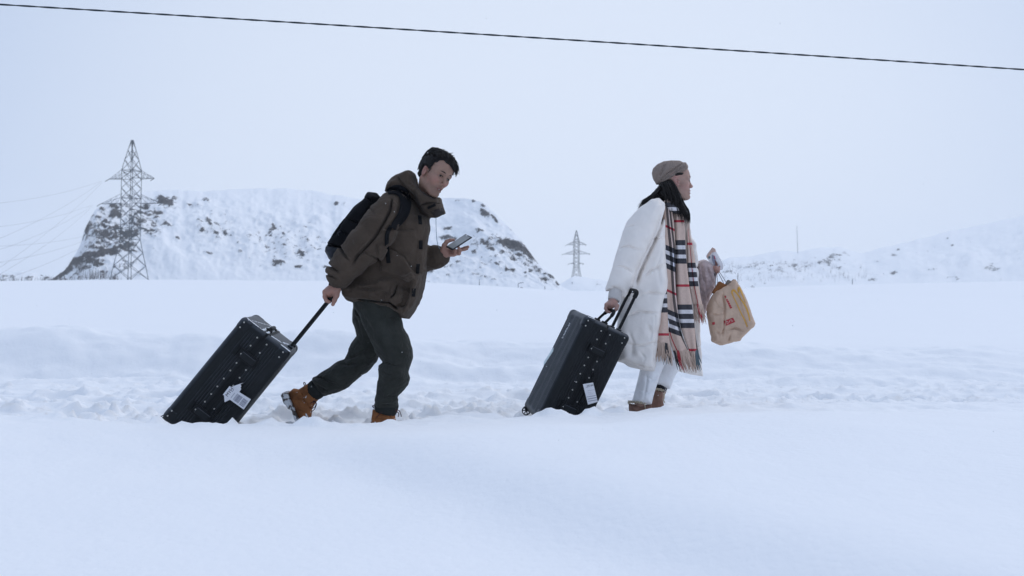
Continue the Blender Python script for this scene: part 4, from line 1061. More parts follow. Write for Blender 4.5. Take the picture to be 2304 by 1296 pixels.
for ln in ([(1437, 625), (1454, 610), (1493, 592)], [(1425, 668), (1450, 658), (1492, 664)], [(1392, 712), (1430, 700), (1480, 704)], [(1392, 768), (1432, 774), (1474, 764)], [(1440, 545), (1470, 540), (1492, 534)]):
    groove(C, w2(ln), .010, .007, WD - .5, WD - .03, 1.)
for ln, dp, w in [([(1396, 806), (1437, 819), (1466, 825)], .005, .003), ([(1462, 700), (1464, 770), (1458, 826)], .004, .004), ([(1405, 740), (1415, 765), (1412, 800)], .005, .008), ([(1440, 715), (1455, 745), (1450, 765)], .005, .008), ([(1425, 780), (1440, 800), (1436, 815)], .004, .007), ([(1478, 560), (1468, 600), (1475, 650)], .005, .01), ([(1500, 560), (1560, 560)], .004, .005)]:
    groove(C, w2(ln), dp, w, WD - .5, WD - .03)
for py in (600, 660, 720, 780): groove(C, w2([(1545, py - 3), (1590, py + 3)]), .006, .005, WD, WD + .4)
groove(C, w2([(1490, 477), (1478, 512), (1462, 548), (1444, 585), (1432, 612), (1420, 648)]), .02, .008, WD - .5, WD - .03); rough(C, .006, 10, 12); rough(C, .004, 24, 13)
SH = Field((wp(1450, 0)[0], WD - .16, wp(0, 760)[2]), (wp(1572, 0)[0], WD + .16, wp(0, 470)[2]), .006)
SH.op(puff(w2([(1480, 476), (1535, 472), (1551, 492), (1556, 580), (1548, 660), (1540, 730), (1480, 735), (1470, 600)]), WD + .01, .085, .07), .02); rough(SH, .005, 14, 25)
SH.build("sweater", mat("beige_sweater", (.42, .34, .29), .95, var=.1, vscale=20), wom)
coat = C.build("coat", COAT, wom)
S = Field((wp(1350, 0)[0], WD - .44, wp(0, 685)[2]), (wp(1500, 0)[0], WD - .10, wp(0, 440)[2]), .0045)
S.op(puff(w2([(1466, 449), (1482, 449), (1491, 462), (1488, 485), (1478, 510), (1468, 535), (1456, 555), (1440, 590), (1431, 610), (1423, 640), (1414, 662), (1406, 670), (1392, 664), (1376, 654), (1363, 656), (1362, 648), (1370, 628), (1379, 597), (1387, 570), (1396, 542), (1405, 514), (1415, 493), (1438, 467)], WD - .27), WD - .262, .085, .08), .01)
for ln, dp, w in [([(1405, 514), (1420, 509), (1437, 505)], .012, .005), ([(1392, 566), (1403, 556), (1414, 555), (1436, 563), (1452, 562)], .012, .005), ([(1378, 602), (1400, 601), (1412, 606), (1428, 618)], .012, .005), ([(1366, 646), (1378, 645), (1392, 652), (1406, 663)], .010, .004), ([(1408, 520), (1404, 540), (1400, 556)], .006, .006), ([(1430, 540), (1445, 545), (1456, 548)], .005, .008), ([(1395, 580), (1412, 578), (1432, 588)], .004, .008), ([(1390, 622), (1400, 632), (1412, 640)], .004, .008), ([(1450, 480), (1462, 500)], .004, .01), ([(1470, 460), (1466, 475)], .006, .006), ([(1477, 458), (1478, 472)], .005, .006)]:
    groove(S, w2(ln, WD - .30), dp, w * 1.2, WD - .5, WD - .15, .95)
rough(S, .005, 12, 14); rough(S, .0035, 26, 15)
S.build("sleeve", COAT, coat)
ring_cuff(wp(1388, 650, -.285), wp(1380.5, 677, -.31), wm(13.5), wm(11.8), mat("cream_rib", (.60, .565, .54), .95, bump=.4, bscale=220), coat)

# --- plush inner sleeve on the far arm
A = Field((wp(1560, 0)[0], WD + .05, wp(0, 725)[2]), (wp(1622, 0)[0], WD + .36, wp(0, 578)[2]), .004)
A.op(puff(w2([(1566, 594), (1573, 587), (1582, 584), (1594, 588), (1603, 597), (1609, 610), (1611, 628), (1607, 648), (1600, 665), (1590, 688), (1584, 712), (1572, 716), (1566, 690)], WD + .2), WD + .20, .085, .055), .02)
for ln in ([(1576, 592), (1580, 620), (1588, 650), (1590, 680)], [(1586, 592), (1594, 615), (1602, 640)], [(1578, 640), (1580, 670), (1580, 700)]): groove(A, w2(ln, WD + .15), .008, .008, WD, WD + .3)
rough(A, .004, 30, 16); rough(A, .0025, 70, 17)
plush = A.build("plush_sleeve", PINK, wom)
vv, ff = ico(2); MB().add(vv * .012 * np.array([.8, .5, 1.1]) + wp(1607, 619, .14), ff).build("button", BLACK, plush)

# --- trousers, socks, boots
Wt = Field((wp(1405, 0)[0], WD - .24, wp(0, 918)[2]), (wp(1560, 0)[0], WD + .24, wp(0, 640)[2]), .005)
Wt.op(puff(w2([(1440, 660), (1520, 660), (1535, 740), (1500, 770), (1445, 760)]), WD, .15, .1), .02)
Wt.op(puff(w2([(1442, 690), (1437, 829), (1428, 863), (1418, 901), (1440, 907), (1461, 905), (1471, 871), (1486, 831), (1497, 812), (1508, 760), (1510, 690)]), WD - .075, .088, .08), .03)
Wt.op(puff(w2([(1480, 690), (1488, 828), (1481, 858), (1478, 865), (1499, 875), (1511, 877), (1523, 851), (1534, 829), (1545, 800), (1540, 690)]), WD + .09, .085, .07), .03)
for ln in ([(1440, 840), (1460, 850), (1482, 842)], [(1432, 870), (1450, 878), (1466, 872)], [(1450, 830), (1446, 870), (1440, 900)], [(1490, 840), (1505, 850), (1524, 846)], [(1500, 800), (1490, 820), (1486, 850)]): groove(Wt, w2(ln), .006, .007, WD - .4, WD + .4)
rough(Wt, .006, 12, 18)
wtr = Wt.build("trousers", WTR, wom)
def fleece_boot(up, y0, trim):
    F = Field((min(p[0] for p in w2(up)) - .03, y0 - .1, min(p[1] for p in w2(up)) - .03), (max(p[0] for p in w2(up)) + .03, y0 + .1, max(p[1] for p in w2(up)) + .03), .0035)
    F.op(puff(w2(up), y0, .06, .045), .01); rough(F, .003, 30, 19); b = F.build("boot", SUEDE, wom)
    mb = MB(); n = 520; rr = random.Random(3)
    a, c = np.array(trim[0], float), np.array(trim[1], float)
    for i in range(n):                               # fleece lining curling over the shaft
        t = rr.random(); th = rr.uniform(0, 2 * math.pi); mid = (a + c) / 2; half = (c - a) / 2 * .90
        q = mid + half * math.cos(th); o_ = wp(q[0], q[1], y0 - WD + .058 * math.sin(th)) + np.array([rr.gauss(0, .003), rr.gauss(0, .003), rr.gauss(0, .0035)])
        d = np.array([rr.gauss(0, .0035), rr.gauss(0, .0035), rr.uniform(-.006, .006)]); mb.tube([o_, o_ + d * .6, o_ + d + [rr.gauss(0, .003), 0, 0]], [.0024, .002, .0006], 4)
    mb.build("fleece_trim", FURC, b); return b
b1 = fleece_boot([(1412, 905), (1438, 908), (1462, 907), (1465, 925), (1480, 938), (1488, 945), (1486, 952), (1415, 952), (1412, 930)], WD - .075, [(1413, 904), (1462, 907)])
mb = MB(); mb.tube([wp(1450, 906, -.135), wp(1451, 912, -.137), wp(1452, 920, -.137)], .003, 5); mb.build("side_seam", FURC, b1)
b2 = fleece_boot([(1471, 875), (1484, 877), (1497, 879), (1495, 900), (1500, 925), (1512, 938), (1508, 945), (1458, 945), (1458, 925), (1463, 903)], WD + .09, [(1472, 874), (1497, 879)])
mb = MB(); mb.tube(spline([wp(1494, 884, .02), wp(1495, 893, .015), wp(1493, 900, .02), wp(1496, 906, .015)], 10), .004, 5); mb.build("side_seam", FURC, b2)
sk = mat("black_patterned_sock", (.012, .012, .016), .9); N, L = sk.node_tree.nodes, sk.node_tree.links
t = N.new("ShaderNodeTexCoord"); n_ = N.new("ShaderNodeTexNoise"); n_.inputs["Scale"].default_value = 38; L.new(t.outputs["Object"], n_.inputs["Vector"])
r_ = N.new("ShaderNodeValToRGB"); r_.color_ramp.interpolation = 'CONSTANT'; e_ = r_.color_ramp.elements; e_[0].color = (.012, .012, .016, 1); e_[1].position = .56; e_[1].color = (.6, .6, .62, 1); z_ = r_.color_ramp.elements.new(.64); z_.color = (.012, .012, .016, 1)
L.new(n_.outputs[0], r_.inputs[0]); L.new(r_.outputs[0], N["Principled BSDF"].inputs["Base Color"])
ring_cuff(wp(1489, 862, .085), wp(1484, 880, .085), wm(13.5), wm(13), sk, wom, "sock")

# --- body: head, neck and hands in one skin
MW = RY(-.085) @ RZ(math.radians(2))
earw = wp(1521, 410, -.075)
hw = Head(earw - MW @ (np.array([-.012, -.0765, -.008]) * .985), MW, .985)
WB = Field((wp(1354, 0)[0], WD - .40, wp(0, 945)[2]), (wp(1628, 0)[0], WD + .30, wp(0, 362)[2]), .0045)
WB = Multi(WB, [hb(hw.w((.0, 0, -.01)), np.array([.15, .125, .15]), .0024), hb(wp(1376, 690, -.315), np.array([.065, .085, .06]), .0026), hb(wp(1612, 606, .15), np.array([.06, .09, .06]), .0026)])
hw.add(WB, fem=True, mouth=.0022)
chain(WB, [(hw.w((-.022, 0, -.06)), .046), (hw.w((-.035, 0, -.115)), .046), (wp(1492, 490), .07), (wp(1478, 560), .10), (wp(1470, 650), .11), (wp(1480, 700), .10)], .03)
chain(WB, [(wp(1480, 480, -.06), .045), (wp(1462, 485, -.17), .042), (wp(1415, 570, -.255), .036), (wp(1388, 655, -.29), .026), (wp(1380, 676, -.31), .024)], .03)
chain(WB, [(wp(1490, 480, .08), .045), (wp(1510, 500, .17), .04), (wp(1580, 690, .21), .034), (wp(1600, 625, .2), .026), (wp(1607, 608, .185), .022)], .03)
chain(WB, [(wp(1478, 690, -.07), .06), (wp(1466, 800, -.075), .038), (wp(1441, 900, -.075), .030), (wp(1436, 935, -.075), .034), (wp(1470, 942, -.075), .024)], .03)
chain(WB, [(wp(1485, 690, .07), .06), (wp(1512, 800, .09), .038), (wp(1486, 875, .09), .034), (wp(1478, 925, .09), .03), (wp(1500, 936, .09), .022)], .03)
hy = -.315
chain(WB, [(wp(1380, 676, hy), .024), (wp(1376, 684, hy), .025), (wp(1371, 687, hy), .022), (wp(1369, 691, hy + .012), .014)], .015, sy=1.3)
for i, o_ in enumerate((-.031, -.011, .009, .028)):
    chain(WB, [(wp(1373, 684, hy + o_), .0115), (wp(1364, 685 + i * .5, hy + o_), .0105), (wp(1362.5, 694, hy + o_), .0098), (wp(1366, 701, hy + o_), .009), (wp(1372, 702.5, hy + o_), .0082)], .004, k0=.010)
chain(WB, [(wp(1384, 683, hy - .015), .015), (wp(1388.5, 688, hy - .03), .0125), (wp(1387, 695, hy - .038), .011), (wp(1381, 701, hy - .038), .0092)], .006, k0=.014)
chain(WB, [(wp(1607, 608, .185), .022), (wp(1611, 604, .17), .02)], .012)
for pts in [[(1607, 601, .15, .0105), (1612, 601.5, .135, .0095), (1617, 605, .13, .0088), (1616, 609, .14, .008)], [(1606, 604, .15, .0105), (1612, 605.5, .13, .0095), (1617, 609, .127, .0088), (1615, 612, .14, .008)], [(1606, 608, .16, .010), (1611, 610, .14, .009), (1614, 612, .14, .0082), (1611, 614, .15, .0075)], [(1610, 600, .19, .011), (1615, 597, .18, .0095), (1618, 600, .165, .0085)], [(1608, 610, .17, .009), (1612, 613, .155, .008), (1612, 616, .155, .007)]]:
    chain(WB, [(wp(a, b, c), r) for a, b, c, r in pts], .004, k0=.010)
wb = WB.build("body", SKIN_W, wom)
hwl = [wp(1374, 692, hy), wp(1612, 606, .15)]
hw.paint(wb, lambda V: .5 * np.clip(1 - np.min([np.linalg.norm(V - h_, axis=1) for h_ in hwl], axis=0) / .1, 0, 1) ** .5)
hw.features(wom, EYEW, IRIS, HAIRM)

# --- beanie
K_ = Field((wp(1455, 0)[0], WD - .16, wp(0, 428)[2]), (wp(1562, 0)[0], WD + .16, wp(0, 352)[2]), .0032)
hy0 = hw.c[1]
K_.op(puff(w2([(1510, 361), (1528, 362), (1540, 367), (1547, 377), (1537, 389), (1506, 405), (1486, 415), (1477, 415), (1471, 404), (1467, 390), (1470, 379), (1480, 369), (1494, 363)]), hy0, .092, .088), .01)
brim = w2([(1541, 366), (1546.5, 373), (1546, 382), (1538, 391), (1522, 399), (1506, 409), (1487, 418), (1481, 410), (1492, 399), (1515, 384), (1534, 370)])
K_.op(puff(brim, hy0, .096, .045), .014)
groove(K_, w2([(1486, 402), (1500, 391), (1518, 380), (1536, 368)]), .006, .004, WD - .5, WD + .5)
groove(K_, w2([(1490, 412), (1484, 396), (1490, 378), (1504, 368)]), .008, .008, WD - .5, WD + .5)
groove(K_, w2([(1476, 408), (1478, 394)]), .006, .006, WD - .5, WD + .5)
ux, uz = np.array(w2([(1551, 377)])[0]) - np.array(w2([(1486, 418)])[0]); un = math.hypot(ux, uz); ux, uz = ux / un, uz / un
K_.disp(lambda x, y, z: -.0020 * np.sin((x * ux + z * uz + .6 * np.abs(y - hy0)) * 2 * math.pi / .0115)); rough(K_, .0015, 40, 21)
K_.build("beanie", KNIT, wom)

# --- long hair blown back from under the beanie
Hh = Field((wp(1425, 0)[0], WD - .20, wp(0, 512)[2]), (wp(1560, 0)[0], WD + .16, wp(0, 392)[2]), .004)
Hh.op(puff(w2([(1484, 410), (1508, 402), (1514, 412), (1522, 421), (1529, 436), (1533, 447), (1539, 458), (1547, 476), (1550, 494), (1538, 494), (1523, 486), (1507, 468), (1494, 457), (1480, 450), (1470, 448), (1476, 430)]), hy0 - .012, .098, .05), .01)
Hh.op(cone(wp(1482, 432, -.04), wp(1458, 452, -.06), .03, .010), .02)
Hh.sub(ell(hw.w((-.008, -.084, -.010)), (.020, .03, .034), MW), .006)
Hh.disp(lambda x, y, z: -.004 * np.sin((x * .8 + z * .45 + .3 * vnoise3(x * 14, y * 14, z * 14, 5)) * 150) * .5)
for a_, b_, ra_, rb_ in [((.062, -.046, .066), (.030, -.064, .052), .007, .013), ((.030, -.064, .052), (-.005, -.071, .044), .013, .012)]: Hh.op(hw.cn(a_, b_, ra_, rb_), .01)
hh = Hh.build("hair", HAIRM, wom)
cv = []; rr = random.Random(8)
for _ in range(230):
    u = rr.random(); d = rr.uniform(-.115, -.045)
    x0 = 1486 + 26 * u; y0 = 412 - 6 * u
    x3 = 1494 + 58 * u + rr.gauss(0, 3); y3 = 462 + 34 * min(1, u * 1.5) + rr.gauss(0, 7)
    cv.append([wp(x0, y0, d + .02), wp(x0 + 6 + 6 * u, y0 + 18, d - .008), wp(1497 + 35 * u + rr.gauss(0, 1.5), 452 + 4 * u, d - .012), wp(x3, y3, d - .004)])
for _ in range(60):
    e = rr.random(); d = rr.uniform(-.10, .02)
    cv.append([wp(1488 + rr.uniform(-4, 10), 418, d + .01), wp(1474 + rr.gauss(0, 2), 436 + rr.gauss(0, 2), d - .02), wp(1456 + rr.gauss(0, 3), 450 + rr.gauss(0, 3) , d - .03), wp(1433 + 16 * e, 466 - 14 * e + rr.gauss(0, 3), d - .03)])
for _ in range(26):
    u = rr.random(); cv.append([wp(1534, 446, -.08), wp(1541, 460, -.09), wp(1549 + 3 * u, 478, -.08), wp(1550 + rr.gauss(0, 2.5), 497 + 8 * u, -.06)])
locks(cv, .0046, "hair_locks", HAIRM, hh, n=4, seg=8)

# --- checked scarf
def scarf_mat():
    m = mat("checked_wool", (.5, .4, .3), .95, bump=.5, bscale=320); N, L = m.node_tree.nodes, m.node_tree.links; b = N["Principled BSDF"]
    uv = N.new("ShaderNodeUVMap"); sp = N.new("ShaderNodeSeparateXYZ"); L.new(uv.outputs[0], sp.inputs[0])
    def fr(s):
        f = N.new("ShaderNodeMath"); f.operation = 'FRACT'; L.new(s, f.inputs[0]); return f.outputs[0]
    def ramp(s, stops):
        r = N.new("ShaderNodeValToRGB"); r.color_ramp.interpolation = 'CONSTANT'; e = r.color_ramp.elements
        while len(e) > 1: e.remove(e[-1])
        e[0].position = 0; e[0].color = (*stops[0][1], 1)
        for p, c in stops[1:]: q = e.new(p); q.color = (*c, 1)
        L.new(s, r.inputs[0]); return r.outputs[0]
    be, dk, wh, rd = (.60, .45, .375), (.05, .048, .055), (.66, .63, .64), (.42, .045, .06)
    hz_ = ramp(fr(sp.outputs[1]), [(0, rd), (.022, be), (.293, dk), (.376, wh), (.438, dk), (.521, wh), (.580, dk), (.662, be), (.982, rd)])
    vt = ramp(fr(sp.outputs[0]), [(0, (1, 1, 1)), (.30, (.16, .17, .19)), (.44, (1.1, 1.15, 1.25)), (.50, (.16, .17, .19)), (.60, (1, 1, 1)), (.86, (.62, .10, .13)), (.91, (1, 1, 1))])
    x = N.new("ShaderNodeMix"); x.data_type = 'RGBA'; x.blend_type = 'MULTIPLY'; x.inputs[0].default_value = 1; L.new(hz_, x.inputs[6]); L.new(vt, x.inputs[7])
    n = N.new("ShaderNodeTexNoise"); n.inputs["Scale"].default_value = 90; t = N.new("ShaderNodeTexCoord"); L.new(t.outputs["Object"], n.inputs["Vector"])
    mr = N.new("ShaderNodeMapRange"); mr.inputs[3].default_value = .82; mr.inputs[4].default_value = 1.15; L.new(n.outputs[0], mr.inputs[0])
    y = N.new("ShaderNodeVectorMath"); y.operation = 'SCALE'; L.new(x.outputs[2], y.inputs[0]); L.new(mr.outputs[0], y.inputs[3]); L.new(y.outputs[0], b.inputs["Base Color"]); return m
CHECK = scarf_mat()
def set_uv(o, uvv):
    lay = o.data.uv_layers.new(name="UVMap"); li = np.empty(len(o.data.loops), np.int32); o.data.loops.foreach_get("vertex_index", li)
    lay.data.foreach_set("uv", np.asarray(uvv, np.float32)[li].ravel())
FR_B, FR_D, FR_R, FR_T = mat("beige_wool", (.54, .41, .335), 1.), mat("dark_wool", (.045, .045, .05), 1.), mat("red_wool", (.42, .05, .06), 1.), mat("teal_grey_wool", (.11, .15, .17), 1.)
def strip(left, right, dy, v_off, U, folds, name="scarf_end", nu=13, nv=90, bulge=.018, fr=None, fr_len=34, fl=0., gap=(0, 0)):
    l = spline(left, nv); r = spline(right, nv); u = np.linspace(0, 1, nu)
    t = np.linspace(0, 1, nv)
    dyv = np.interp(t, np.linspace(0, 1, len(np.atleast_1d(dy))), np.atleast_1d(dy))
    pts = []; uvv = []
    for i in range(nv):
        for j in range(nu):
            px, py = l[i] * (1 - u[j]) + r[i] * u[j]
            d = dyv[i] - bulge * math.sin(math.pi * u[j]) ** .8 + folds * math.sin(u[j] * 9 + t[i] * 4 + v_off) + .006 * (vnoise(u[j] * 3 + v_off, t[i] * 9, 4) - .5)
            pts.append(wp(px, py, d)); uvv.append((U[0] + U[1] * u[j] + U[2] * t[i], (py + (u[j] - .5) * fl - v_off) / 145.))
    o = obj(name, *sheet(np.array(pts), nv, nu, .007), CHECK, scarf); set_uv(o, uvv + uvv)
    if fr:
        rr = random.Random(int(v_off)); groups = {}
        n = int(np.linalg.norm(r[-1] - l[-1]) * 1.7)
        for q in range(n):
            f = (q + .5) / n; f0 = min(.99, max(.01, f + rr.gauss(0, .02))); p = l[-1] * (1 - f0) + r[-1] * f0; d = dyv[-1] - bulge * math.sin(math.pi * f0)
            ln = fr_len * rr.uniform(.65, 1.15); dx = (r[-1] - r[-8])[0] / max(1, (r[-1] - r[-8])[1]) * ln * .8 + rr.gauss(0, 4)
            clump = round(f * n / 4) * 4 / n - f
            c = fr(f); groups.setdefault(c.name, (c, MB()))[1].tube(spline([wp(p[0], p[1] - 3, d), wp(p[0] + dx * .4 + clump * 16, p[1] + ln * .45, d + rr.gauss(0, .006)), wp(p[0] + dx + clump * 22, p[1] + ln, d + rr.gauss(0, .012))], 6), np.array([.0034, .0034, .0032, .003, .0025, .0012]), 5)
        for c, mbb in groups.values(): mbb.build("fringe", c, o)
    return o
scarf = MB().tube(spline([wp(1496, 452, -.09), wp(1516, 470, -.10), wp(1534, 474, -.06), wp(1542, 476, .0), wp(1532, 470, .05), wp(1510, 460, .06)], 24), [.026] * 24, 12).build("scarf", CHECK, wom)
Vn = np.empty(len(scarf.data.vertices) * 3, np.float32); scarf.data.vertices.foreach_get("co", Vn); Vn = Vn.reshape(-1, 3)
set_uv(scarf, np.stack([Vn[:, 1] * 4 + .2, (Vn[:, 2] * 2.6)], 1))
beige = lambda f: FR_B
strip([(1482, 640), (1482, 690), (1480, 730), (1477, 768)], [(1500, 640), (1502, 690), (1504, 740), (1508, 778)], [-.165, -.178, -.182], 607, (.1, .15, 0), .006, fr=lambda f: FR_D if .62 < f < .8 else FR_B, fr_len=40)
strip([(1544, 478), (1544, 520), (1545, 560), (1547, 611), (1551, 643), (1560, 687)], [(1549, 480), (1552, 520), (1560, 560), (1566, 600), (1572, 643), (1581, 688)], [-.03, -.05, -.06, -.06, -.05], 548, (.62, .5, 0), .006, fr=lambda f: FR_R if .35 < f < .55 else FR_B, fr_len=38)
strip([(1512, 470), (1515, 503), (1518, 544), (1521, 614), (1524, 687), (1533, 740), (1546, 778), (1552, 796)], [(1534, 472), (1540, 503), (1543, 567), (1551, 643), (1557, 687), (1563, 734), (1566, 775), (1568, 790)], [-.07, -.10, -.115, -.12, -.12], 497, (.62, .2, 0), .007, fr=lambda f: FR_T if f > .72 else FR_B, fr_len=40)
strip([(1491, 462), (1492, 520), (1493, 567), (1496, 662), (1498, 709), (1505, 757), (1515, 792)], [(1514, 466), (1518, 520), (1520, 567), (1522, 655), (1526, 709), (1535, 753), (1549, 790)], [-.09, -.125, -.145, -.15, -.15], 511, (.14, .6, -.42), .008, fr=lambda f: FR_R if .2 < f < .36 else (FR_D if f < .1 else FR_B), fr_len=42, fl=-12)
strip([(1557, 735), (1558, 760), (1560, 790)], [(1563, 735), (1566, 760), (1571, 792)], [-.10, -.10], 620, (.34, .08, 0), .003, nu=5, nv=20, fr=lambda f: FR_T, fr_len=36, bulge=.004)
# ---------------------------------------------------------------- suitcases
T0, W0_, LS = .335, .48, .72
SHELL = mat("black_ribbed_shell", (.0085, .0105, .0125), .48, var=.25, vscale=12, bump=.25, bscale=240, spec=.2)
def sky_sheen(m):
    """Reflected sky painted into the colour: a paler tint on faces that look up."""
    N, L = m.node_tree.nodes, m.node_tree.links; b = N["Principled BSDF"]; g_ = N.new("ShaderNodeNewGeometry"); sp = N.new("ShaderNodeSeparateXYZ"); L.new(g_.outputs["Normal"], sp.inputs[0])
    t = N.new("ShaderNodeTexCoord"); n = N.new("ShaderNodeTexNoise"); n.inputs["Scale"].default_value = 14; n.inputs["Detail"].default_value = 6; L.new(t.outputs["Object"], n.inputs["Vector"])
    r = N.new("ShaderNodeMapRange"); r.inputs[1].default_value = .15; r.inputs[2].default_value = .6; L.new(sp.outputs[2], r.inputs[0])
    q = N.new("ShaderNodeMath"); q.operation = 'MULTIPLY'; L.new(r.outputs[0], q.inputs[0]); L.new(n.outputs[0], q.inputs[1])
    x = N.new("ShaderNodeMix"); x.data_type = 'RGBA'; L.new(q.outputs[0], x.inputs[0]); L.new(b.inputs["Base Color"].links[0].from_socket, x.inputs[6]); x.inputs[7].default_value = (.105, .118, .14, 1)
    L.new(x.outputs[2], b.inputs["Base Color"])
sky_sheen(SHELL)
TRIM = mat("black_trim", (.0045, .0055, .007), .6, spec=.2)
RIVET = mat("steel_rivet", (.48, .47, .44), .45, metal=.3)
def suitcase(M4, ext, hx, label, hgt):
    r = bpy.data.objects.new("suitcase", None); COL.objects.link(r); r.matrix_world = M4
    r["label"] = label; r["category"] = "suitcase"; r["group"] = "large black ribbed suitcases"
    return r
def rot4(tilt, yaw, roll, top):
    R = RZ(yaw) @ RY(tilt) @ RX(roll); base = np.array(top) + R @ np.array([0, 0, -LS])
    return Matrix([[*R[0], base[0]], [*R[1], base[1]], [*R[2], base[2]], [0, 0, 0, 1]]), R
SM, RSM = rot4(.6758, .1146, .0065, (-1.3976, 5.82, .6016))
SW, RSW = rot4(.4482, .1697, .0715, (.5535, 6.16, .6698)); SW = SW @ Matrix.Diagonal((.905, 1, .97, 1))
sc1 = suitcase(SM, 0, 0, "black ribbed suitcase dragged low behind the brown jacket, its long handle pulled out", 0)
# shell halves: local x thickness, y width, z length
SF = Field((-.19, -.265, -.02), (.19, .265, LS + .02), .004)
SF.op(rbox((0, 0, LS / 2), (T0 / 2, W0_ / 2, LS / 2), None, .032), .005)
def ribs(x, y, z):
    ax = np.abs(x) / (T0 / 2); ay = np.abs(y) / (W0_ / 2)
    wide = ax > ay; c = np.where(wide, y, x)
    on = np.where(wide, sstep(W0_ / 2 - .01, W0_ / 2 - .03, np.abs(y)), sstep(T0 / 2 - .01, T0 / 2 - .03, np.abs(x)) * (np.abs(x) > .022)) * sstep(.02, .06, z) * sstep(.02, .05, LS - z)
    return .0042 * on * np.maximum(0, np.cos(c * 2 * math.pi / .0165)) ** 3
SF.disp(ribs)
def trim_half(lo): 
    G = Field((-.19, -.265, -.02), (.19, .265, LS + .02), .004); G.F = SF.F.copy()
    X = G.ax[0][:, None, None]; G.F = np.maximum(G.F, ((X + .006) if lo else (-X + .006)).astype(np.float32)); return G
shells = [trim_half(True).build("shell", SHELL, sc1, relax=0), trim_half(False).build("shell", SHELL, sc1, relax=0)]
fb = MB()
path = [(y, z) for y, z in [(-W0_ / 2 + .03, 0), (W0_ / 2 - .03, 0), (W0_ / 2, .03), (W0_ / 2, LS - .03), (W0_ / 2 - .03, LS), (-W0_ / 2 + .03, LS), (-W0_ / 2, LS - .03), (-W0_ / 2, .03)]]
V_ = []; sec = [(-.019, .0), (-.019, .005), (-.011, .006), (-.009, .003), (.009, .003), (.011, .006), (.019, .005), (.019, .0)]
for (y, z) in path:
    n = np.array([y / (W0_ / 2), (z - LS / 2) / (LS / 2)]); n = np.sign(n) * (np.abs(n) > .95); n = n / np.linalg.norm(n) if np.linalg.norm(n) else n
    for (sx, so) in sec: V_.append((sx, y + n[0] * (so - .002), z + n[1] * (so - .002)))
k = len(sec)
fb.add(V_, [(i * k + j, i * k + j + 1, ((i + 1) % 8) * k + j + 1, ((i + 1) % 8) * k + j) for i in range(8) for j in range(k - 1)])
fb.build("frame_band", TRIM, sc1, False)
yN = -W0_ / 2
for (s, x0) in [(.172, -.002), (.566, -.002)]:
    lt = MB().box((x0, yN - .006, LS - s), (.060, .011, .029), None, .004).build("latch", TRIM, sc1, False)
    MB().box((x0 + .004, yN - .0185, LS - s), (.044, .0035, .017), None, .002).build("latch_lever", SHELL, lt, False)
    for xx in (-.042, .043): MB().tube([(x0 + xx, yN - .016, LS - s), (x0 + xx, yN - .0195, LS - s)], .0042, 10).build("rivet", RIVET, lt)
    MB().box((x0 - .075, yN - .001, LS - s), (.010, .004, .030), None, .002).build("latch_plate", TRIM, sc1, False)
rv = mesh_data("rivet", *MB().tube([(0, .002, 0), (0, -.0022, 0), (0, -.0036, 0)], [.0046, .0044, .002], 12).arr()); rv.materials.append(RIVET)
def rivet(x, z, par, sgn=-1):
    o = bpy.data.objects.new("rivet", rv); link(o, par); o.location = (x, sgn * W0_ / 2, z)
    if sgn > 0: o.rotation_euler = (0, 0, math.pi)
for s in (.0495, .107, .230, .284, .341, .397, .4505, .505): rivet(-.0325, LS - s, shells[0])
for s in (.048, .107, .229, .284, .340, .395, .505): rivet(.0325, LS - s, shells[1])
for s in (.027, .062, .690, .655): rivet(-.142, LS - s, shells[0]); rivet(.130, LS - s + .002, shells[1])
GF = Field((-.06,) * 3, (.06,) * 3, .0045); GF.op(rbox((0, 0, 0), (.0445,) * 3, None, .030), .004)
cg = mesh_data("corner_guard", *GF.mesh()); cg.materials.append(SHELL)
for a in (-1, 1):
    for b in (-1, 1):
        for c in (0, 1):
            o = bpy.data.objects.new("corner_guard", cg); link(o, sc1); o.location = (a * (T0 / 2 - .0425), b * (W0_ / 2 - .0425), .0425 if c == 0 else LS - .0425)
# side carrying handle beside the band, top handle, wheels
sh = MB(); sh.tube(spline([(.052, yN - .004, LS - .315), (.052, yN - .018, LS - .325), (.052, yN - .022, LS - .41), (.052, yN - .018, LS - .495), (.052, yN - .004, LS - .505)], 22), .0085, 8); sh.build("side_handle", TRIM, sc1)
for z in (LS - .312, LS - .508): MB().box((.052, yN - .003, z), (.016, .008, .012), None, .003).build("handle_mount", TRIM, sc1, False)
for a in (-1, 1):
    for b in (-1, 1):
        hub = (a * (T0 / 2 - .022), b * (W0_ / 2 - .055), -.012); w = MB()
        th = np.linspace(0, 2 * math.pi, 25)[:-1]
        V_ = []; 
        for t in th:
            for (rr_, yy) in [(.030, -.011), (.030, .011), (.0255, .011), (.0255, -.011)]: V_.append((hub[0] + rr_ * math.cos(t), hub[1] + yy, hub[2] + rr_ * math.sin(t)))
        w.add(V_, [(i * 4 + j, i * 4 + (j + 1) % 4, ((i + 1) % 24) * 4 + (j + 1) % 4, ((i + 1) % 24) * 4 + j) for i in range(24) for j in range(4)])
        wo_ = w.build("wheel", TRIM, sc1, False)
        sp_ = MB()
        for q in range(6): sp_.tube([np.array(hub), np.array(hub) + .027 * np.array([math.cos(q * math.pi / 3 + .3), 0, math.sin(q * math.pi / 3 + .3)])], .0035, 5)
        sp_.tube([np.array(hub) - [0, .013, 0], np.array(hub) + [0, .013, 0]], .008, 10); sp_.build("spokes", TRIM, wo_)
        MB().box((hub[0] * .93, hub[1], .012), (.028, .026, .022), None, .006).build("wheel_housing", TRIM, sc1, False)
